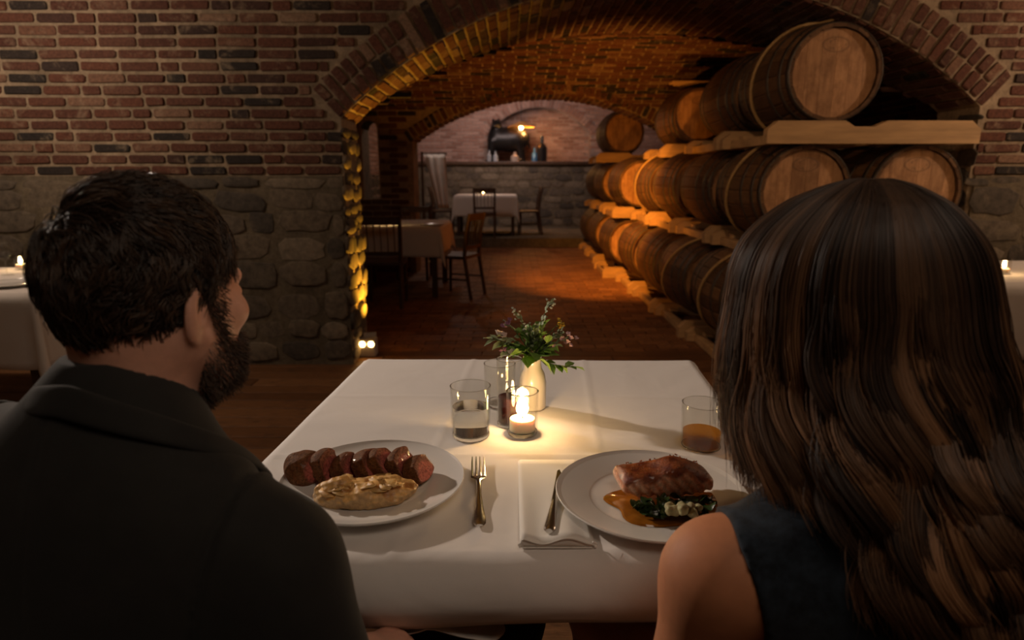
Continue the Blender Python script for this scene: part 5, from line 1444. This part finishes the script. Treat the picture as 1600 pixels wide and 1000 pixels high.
# scalp shade and hair
def scalp_mask_m(u):       # u: unit dir in head frame
    x, y, z = u[:, 0], u[:, 1], u[:, 2]
    line = np.where(y < -.25, -.93 + .0 * x, np.interp(y, [-.25, .0, .1, .35, .6, .85], [-.93, -.55, -.36, -.08, .30, .62]))
    return z > line
EC = np.array([0, -.014, .028]); ER3 = np.array([.079, .100, .101])
def cap_mesh(name, mask, off, mat, parent, X, n=44, m=72):
    v = []; f = []; U_ = []
    for i in range(n + 1):
        th = math.pi * i / n
        for j in range(m): ph = 2 * math.pi * j / m; U_.append((math.sin(th) * math.cos(ph), math.sin(th) * math.sin(ph), math.cos(th)))
    U_ = np.array(U_); mk = mask(U_); V = EC + U_ * (ER3 + off)
    for i in range(n):
        for j in range(m):
            q = (i * m + j, i * m + (j + 1) % m, (i + 1) * m + (j + 1) % m, (i + 1) * m + j)
            if all(mk[list(q)]): f.append(q)
    me = mesh(name, V.tolist(), f, mat, True); me.transform(X); 
    bm = bmesh.new(); bm.from_mesh(me); bmesh.ops.delete(bm, geom=[q for q in bm.verts if not q.link_faces], context='VERTS'); bm.to_mesh(me); bm.free()
    return obj(name, me, parent)
hairroot = cap_mesh('hair', scalp_mask_m, .004, M['hairbase'], man, MI @ HM); hairroot['label'] = 'short wavy dark brown hair'
def to_world(p, X):
    q = np.array(X); return p @ q[:3, :3].T + q[:3, 3]
rg = np.random.RandomState(3)
def fib(n):
    i = np.arange(n) + .5; ph = np.arccos(1 - 2 * i / n); th = np.pi * (1 + 5 ** .5) * i; return np.stack([np.cos(th) * np.sin(ph), np.sin(th) * np.sin(ph), np.cos(ph)], 1)
def vnoise(P, scale, seed):
    r = np.random.RandomState(seed); o_ = np.zeros(P.shape)
    for _ in range(5):
        k = r.normal(size=(3, 3)) * scale; ph = r.uniform(0, 6.28, 3); o_ = o_ + np.sin(P @ k + ph)
    return o_ / 2.5
def short_hair(N_, K, seed, Lf, flowf, mask, lift=.012, curl=.006, ncl=420, clump=.75):
    r = np.random.RandomState(seed)
    cl = fib(ncl * 2); cl = cl[mask(cl)]
    u = r.normal(size=(N_ * 3, 3)); u /= np.linalg.norm(u, axis=1)[:, None]; u = u[mask(u)][:N_]
    ci = np.argmax(u @ cl.T, 1)
    def paths(u, s2):
        root = EC + u * ER3; nrm = u / ER3; nrm /= np.linalg.norm(nrm, axis=1)[:, None]
        g = flowf(u); g = g - nrm * (g * nrm).sum(1)[:, None]; g /= np.linalg.norm(g, axis=1)[:, None] + 1e-9
        g = g + .7 * vnoise(u, 5.5, 9); g = g - nrm * (g * nrm).sum(1)[:, None]; g /= np.linalg.norm(g, axis=1)[:, None] + 1e-9
        L = Lf(u); out = []; bi = np.cross(nrm, g); t = np.linspace(0, 1, K); phs = vnoise(u, 7, 4)[:, 0] * 5
        p = root.copy(); d = nrm * .9 + g * .7
        for k in range(K):
            out.append(p.copy()); d = d + (g * .55 - nrm * .10); d /= np.linalg.norm(d, axis=1)[:, None]
            cv = curl * np.sin(phs + t[k] * 8.5)[:, None] * bi * 95 + curl * 55 * np.cos(phs * 1.3 + t[k] * 8.5)[:, None] * nrm
            p = p + (d + cv) * (L / K)[:, None]
            # keep outside the skull
            q = (p - EC) / (ER3 + .003); l = np.linalg.norm(q, axis=1)[:, None]; p = np.where(l < 1, EC + q / l * (ER3 + .003), p)
            nn = (p - EC) / ER3 ** 2; nn /= np.linalg.norm(nn, axis=1)[:, None]; d = d - nn * np.maximum(0, -(d * nn).sum(1) - .15)[:, None]
            g = g - nn * (g * nn).sum(1)[:, None]; g /= np.linalg.norm(g, axis=1)[:, None] + 1e-9
        return np.stack(out, 1)
    A = paths(u, 0); B = paths(cl, 0)[ci]; t = np.linspace(0, 1, K)[None, :, None]; off = (u - cl[ci])[:, None, :] * ER3
    wgt = clump * t ** .8; B2 = B + off * (1 - .85 * t); A = A * (1 - wgt) + B2 * wgt
    A += r.normal(size=A.shape[:1] + (1, 3)) * .0015 * t * 2 + vnoise(A.reshape(-1, 3), 60, 5).reshape(A.shape) * .0016 * t
    return A, ci, r
def flow_m(u):
    g = np.zeros(u.shape); top = sst(u[:, 2], .2, .9)
    g[:, 2] = -1 * (1 - top); g[:, 1] = -.35 * (1 - top) + top * .9; g[:, 0] = .35 * top + .15 * u[:, 0]; return g
Lm = lambda u: (.036 + .030 * sst(u[:, 2], -.3, .6)) * (1 - .45 * sst(-u[:, 2], .55, .95))
A, ci, r_ = short_hair(15000, 10, 3, Lm, flow_m, scalp_mask_m, ncl=520)
tint = np.clip(r_.uniform(0, .5, 2000)[ci % 2000] + r_.uniform(0, .25, len(ci)), 0, 1)
tint = np.clip(tint + .5 * (rg.uniform(size=5000)[ci % 5000] > .8), 0, 1)
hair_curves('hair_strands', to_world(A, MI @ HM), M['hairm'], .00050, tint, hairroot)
# beard
def beard_mask(u):
    x, y, z = u[:, 0], u[:, 1], u[:, 2]; return (z < -.25) & (y > .05) & (z > -.97) & ~((np.abs(x) < .3) & (z > -.55))
hd = hs.d
def project_skin(P_, it=12):
    """march from outside to the head surface using the sampled field"""
    for _ in range(it):
        idx = np.clip(((P_ - hs.lo) / hs.h).astype(int), 1, np.array(hs.d.shape) - 2); d = hd[idx[:, 0], idx[:, 1], idx[:, 2]]
        g = np.stack([hd[idx[:, 0] + 1, idx[:, 1], idx[:, 2]] - hd[idx[:, 0] - 1, idx[:, 1], idx[:, 2]], hd[idx[:, 0], idx[:, 1] + 1, idx[:, 2]] - hd[idx[:, 0], idx[:, 1] - 1, idx[:, 2]], hd[idx[:, 0], idx[:, 1], idx[:, 2] + 1] - hd[idx[:, 0], idx[:, 1], idx[:, 2] - 1]], 1)
        g /= np.linalg.norm(g, axis=1)[:, None] + 1e-9; P_ = P_ - g * d[:, None] * .8
    return P_, g
nB = 14000; q = rg.uniform(size=(nB, 3)) * [.16, .13, .17] + [-.08, -.005, -.125]
keep = ~((np.abs(q[:, 0]) < .03) & (q[:, 2] > -.045)) & (q[:, 2] < -.035 + .0 * q[:, 0]) | ((np.abs(q[:, 0]) > .050) & (q[:, 1] < .034) & (q[:, 1] > .006) & (q[:, 2] < .045))
q = q[keep]; q, g = project_skin(q); keep = (q[:, 1] > .0) & (q[:, 2] > -.128) & (q[:, 2] < .045) & ~((np.abs(q[:, 0]) < .022) & (q[:, 2] > -.078) & (q[:, 2] < -.058)) & ((q[:, 2] < -.05) | ((q[:, 1] < .036) & (q[:, 1] > .008))); q, g = q[keep], g[keep]
t = np.linspace(0, 1, 6)[None, :, None]; dirn = g * .55 + np.array([0, .15, -.9]) + rg.normal(size=q.shape) * .28; dirn /= np.linalg.norm(dirn, axis=1)[:, None]
B_ = q[:, None, :] + (g[:, None, :] * .4 * t + dirn[:, None, :] * t) * rg.uniform(.006, .012, (len(q), 1, 1)) + rg.normal(size=(len(q), 1, 3)) * .002 * t * t
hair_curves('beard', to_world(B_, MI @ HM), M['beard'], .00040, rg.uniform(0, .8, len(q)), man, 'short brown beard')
for sx in (-1, 1):
    b = MB(); b.lathe([(0, -.0115), (.008, -.008), (.0115, 0), (.008, .008), (0, .0115)], 14, c=(0, 0, 0)); me = b.mesh('eye', simple('eye_white', (.7, .66, .6), .1, var=.05, bstr=0), True); me.transform(MI @ HM @ Matrix.Translation((sx * .031, .0815, .002))); obj('eye', me, man)
    b = MB(); pts = [(sx * .018, .1005, .0225), (sx * .031, .097, .027), (sx * .045, .085, .0235)]; b.tube(pts, .0024, 6); me = b.mesh('eyebrow', M['hairbase'], True); me.transform(MI @ HM); obj('eyebrow', me, man)
# napkin on his lap
v = []; f = []
for j in range(15):
    for i in range(15):
        u, k = i / 14, j / 14; x = -.19 + .16 * u; y = .79 + .17 * k
        v.append((x + .02 * math.sin(k * 5), y, .655 - .05 * abs(u - .45) - .05 * k + .008 * noise.noise(Vector((u * 4, k * 4, 3)))))
for j in range(14):
    for i in range(14): f.append((j * 15 + i, j * 15 + i + 1, (j + 1) * 15 + i + 1, (j + 1) * 15 + i))
me = mesh('lap_napkin', v, f, M['napkin'], True); o = obj('lap_napkin', me, None, label='white napkin over the man\'s lap under the table edge', cat='napkin'); md = o.modifiers.new('t', 'SOLIDIFY'); md.thickness = .002

# ---------------------------------------------------------------- the woman
wo = empty('person', (.44, .56, 0), label='woman with long wavy highlighted brown hair and navy sleeveless top', cat='person')
WO = Vector((.44, .56, 0)); WI = Matrix.Translation(-WO)
HW = Matrix.Translation((.412, .745, 1.142)) @ Matrix.Rotation(R(4), 4, 'Z')
WSL, WSR, WN = Vector((.226, .640, .838)), Vector((.612, .650, .850)), Vector((.425, .665, .965))
WEL, WWL = Vector((.186, .640, .615)), Vector((.27, .80, .645)); WER, WWR = Vector((.66, .64, .62)), Vector((.58, .82, .645))
def wtorso(s, g, arms=True):
    s.U(s.capsule(WSL + Vector((.03, 0, 0)), WSR - Vector((.03, 0, 0)), .052 + g, .052 + g), 0)
    s.U(s.capsule(WN, WSL + Vector((.04, 0, .012)), .040 + g, .040 + g), .07); s.U(s.capsule(WN, WSR + Vector((-.04, 0, .012)), .040 + g, .040 + g), .07)
    s.U(s.ell((.423, .655, .80), (.150 + g, .095 + g, .17), None), .06); s.U(s.ell((.425, .645, .64), (.130 + g, .098 + g, .19)), .07)
    for sx in (-.06, .06): s.U(s.ell((.423 + sx, .735, .80), (.058 + g, .05 + g, .055)), .03)
    if arms:
        for a, b_, c_ in ((WSL, WEL, WWL), (WSR, WER, WWR)):
            s.U(s.ell(tuple(a), (.052 + g, .052 + g, .062 + g)), .03)
            s.U(s.capsule(a, b_, .049 + g, .038 + g), .035); s.U(s.capsule(b_, c_, .038 + g, .024 + g), .02)
s = SDF((.08, .46, .42), (.76, .88, 1.06), .0055); wtorso(s, 0); s.U(s.capsule(WN + Vector((0, 0, .08)), WN - Vector((0, 0, .08)), .048, .06), .05)
wb_ = s.mesh('wb', M['skinw'])
whs = headsdf(.85, True, .004); wh_ = whs.mesh('wh', M['skinw'])
hh_ = []
for Wp, sd in ((WWL, 1), (WWR, -1)):
    s = SDF(tuple(Wp - Vector((.11, .06, .10))), tuple(Wp + Vector((.11, .17, .06))), .0032); s.U(s.capsule(Wp - Vector((0, .03, 0)), Wp, .023, .022), 0)
    handpts(s, Wp + Vector((0, .01, 0)), (.25 * sd, .9, -.15), (0, .1, 1), (sd * .9, -.25, 0), .84, .6); hh_.append(s.mesh('wh', M['skinw']))
s = SDF((.02, .50, 0), (.66, 1.16, .66), .0085)
for hx, K in ((.36, Vector((.15, .98, .555))), (.50, Vector((.40, 1.02, .545)))):
    A_ = Vector((K.x + .03, K.y + .0, .07)); s.U(s.capsule((hx, .64, .56), K, .078, .052), .03); s.U(s.capsule(K, A_, .050, .032), .03); s.U(s.capsule(A_ - Vector((0, .02, .035)), A_ + Vector((0, .14, -.045)), .030, .024), .02)
s.d = np.maximum(s.d, .003 - s.P[2]); legs_ = s.mesh('wl', M['skinw'])
me = join_mesh('body', [(wb_, WI), (wh_, WI @ HW), (hh_[0], WI), (hh_[1], WI), (legs_, WI)], M['skinw']); obj('body', me, wo, label='tanned skin of arms and head')
# sleeveless top
s = SDF((.10, .44, .50), (.76, .86, 1.04), .0045); wtorso(s, .007); P = s.P
edge = .238 + .28 * np.maximum(0, .90 - P[2]) + .5 * np.maximum(0, P[2] - .91); s.d = np.maximum(s.d, (edge - P[0]).astype(np.float32) * .95)
edge = .585 - .25 * np.maximum(0, .92 - P[2]) - .9 * np.maximum(0, P[2] - .93); s.d = np.maximum(s.d, (P[0] - edge).astype(np.float32) * .95)
s.S(s.capsule(WN + Vector((0, .02, -.0)), WN + Vector((0, .03, .2)), .052, .07), .006); s.noise(24, .0018, 7)
me = s.mesh('top', M['top']); me.transform(WI); obj('top', me, wo, label='navy tweed sleeveless top')
s = SDF((.22, .44, .42), (.66, .90, .68), .008); s.U(s.ell((.43, .62, .55), (.165, .14, .11)), 0)
for hx, K in ((.36, Vector((.28, .80, .556))), (.50, Vector((.47, .82, .55)))): s.U(s.capsule((hx, .64, .56), K, .088, .078), .04)
me = s.mesh('skirt', M['top']); me.transform(WI); obj('skirt', me, wo)
# hair: silhouette tables by height
zt_ = np.array([1.277, 1.268, 1.252, 1.225, 1.20, 1.17, 1.136, 1.10, 1.067, 1.03, .995, .943, .881, .80, .74])
hw_ = np.array([.012, .045, .078, .108, .126, .136, .142, .150, .160, .164, .168, .170, .172, .170, .160])
xc_ = np.array([.408, .406, .402, .398, .398, .400, .405, .410, .418, .424, .430, .438, .446, .452, .455])
dp_ = np.array([.010, .040, .075, .100, .112, .118, .120, .120, .122, .132, .145, .160, .168, .168, .165])
zd_ = np.linspace(1.277, .74, 240); smo = lambda a: np.convolve(np.pad(np.interp(zd_, zt_[::-1], a[::-1]), 9, mode='edge'), np.hanning(21)[1:-1] / np.hanning(21).sum(), 'valid')
yc_ = np.array([.74] * 8 + [.735, .728, .72, .71, .70, .695, .69])
hw0 = hw_.copy(); dp0 = dp_.copy(); hw_, xc_, dp_, yc_ = [smo(a) for a in (hw_, xc_, dp_, yc_)]; top_k = np.clip((1.277 - zd_) / .03, 0, 1) ** .5; k2 = np.clip((1.277 - zd_) / .05, 0, 1)
hw_ = hw_ * k2 + (1 - k2) * np.interp(zd_, zt_[::-1], hw0[::-1]); dp_ = dp_ * k2 + (1 - k2) * np.interp(zd_, zt_[::-1], dp0[::-1])
def hair_path(th, s_, z):
    """position at angle th (0 = towards the camera side), layer s_ (0 outer .. 1 inner), height z"""
    zi = lambda a: np.interp(z, zd_[::-1], a[::-1]); k = 1 - .30 * s_
    return np.stack([zi(xc_) + zi(hw_) * np.sin(th) * k, zi(yc_) - zi(dp_) * np.cos(th) * k, z], -1)
def long_hair(N_, K, seed, ncl):
    r = np.random.RandomState(seed); cth = np.linspace(-2.1, 2.1, ncl) + r.uniform(-.02, .02, ncl); cs = r.uniform(0, .55, ncl) ** 1.3
    cph = r.uniform(0, 6.28, ncl); cfr = r.uniform(38, 52, ncl); camp = r.uniform(.6, 1.4, ncl); cz = r.normal(0, .018, ncl)
    cph = 2.6 * cth + .9 * np.sin(cth * 3.1 + 1) + r.normal(0, 1.0, ncl); cfr = r.uniform(36, 46, ncl); ctint = np.clip(r.beta(.8, 3.5, ncl) + .55 * (r.uniform(size=ncl) > .74), 0, 1)
    ci = r.randint(0, ncl, N_); w_ = r.normal(0, 1, N_); th0 = cth[ci] + w_ * .030; ss = np.clip(cs[ci] + r.normal(0, .07, N_), 0, 1)
    zend = np.interp(cth[ci], [-2.1, -1.3, -.95, -.55, -.25, .2, .8, 1.4, 2.1], [.99, .955, .95, .90, .80, .785, .775, .80, .90]) + cz[ci] + r.normal(0, .012, N_)
    t = np.linspace(0, 1, K)[None, :]; ztop = 1.276 - .010 * ss - .006 * np.abs(r.normal(size=N_)) * 1.0
    z = ztop[:, None] + (zend - ztop)[:, None] * (t ** 1.0)
    # near the crown the strands leave the parting tangentially
    z = ztop[:, None] - (ztop - zend)[:, None] * (t ** 1.35)
    amp = sst(z, 1.16, .98) * .021 * camp[ci][:, None]; amp = (.0150 * camp[ci])[:, None] * np.clip((1.17 - z) / .17, 0, 1) ** 1.2
    ph = cph[ci][:, None] + (1.2 - z) * cfr[ci][:, None]
    conv = np.clip((1.15 - z) / .35, 0, 1); th = cth[ci][:, None] + (th0 - cth[ci])[:, None] * (1 - .5 * conv)
    th = th + amp * np.sin(ph) / .16
    p = hair_path(th, ss[:, None] * np.ones_like(z), z)
    p[..., 1] -= amp * .8 * np.cos(ph + .6); p[..., 0] += r.normal(size=(N_, 1)) * .0018 * (1 + 2 * t)
    fl = r.uniform(size=N_) < .05; p[..., 0] += fl[:, None] * r.normal(0, .012, (N_, 1)) * t ** 2
    p += vnoise(p.reshape(-1, 3), 9, 8).reshape(p.shape) * .003
    tint = np.clip(ctint[ci] * .85 + r.uniform(-.08, .12, N_), 0, 1); return p, tint
p, tint = long_hair(21000, 40, 4, 170)
hv_ = []
# underlying mass
n, m = 30, 40; v = []; f = []
for j in range(n + 1):
    z = 1.268 - (1.268 - .80) * j / n
    for i in range(m + 1):
        th = -2.2 + 4.4 * i / m; zz = max(z, float(np.interp(th, [-2.2, -1.3, -.95, -.55, -.25, 2.2], [1.02, .98, .98, .93, .83, .82])))
        q = hair_path(np.array(th), np.array(.62), np.array(zz)); v.append(tuple(Vector(q) - WO))
for j in range(n):
    for i in range(m): f.append((j * (m + 1) + i, j * (m + 1) + i + 1, (j + 1) * (m + 1) + i + 1, (j + 1) * (m + 1) + i))
me = mesh('hair', v, f, M['hairbasew'], True); hb = obj('hair', me, wo, label='long wavy brown hair with caramel highlights'); md = hb.modifiers.new('t', 'SOLIDIFY'); md.thickness = .004
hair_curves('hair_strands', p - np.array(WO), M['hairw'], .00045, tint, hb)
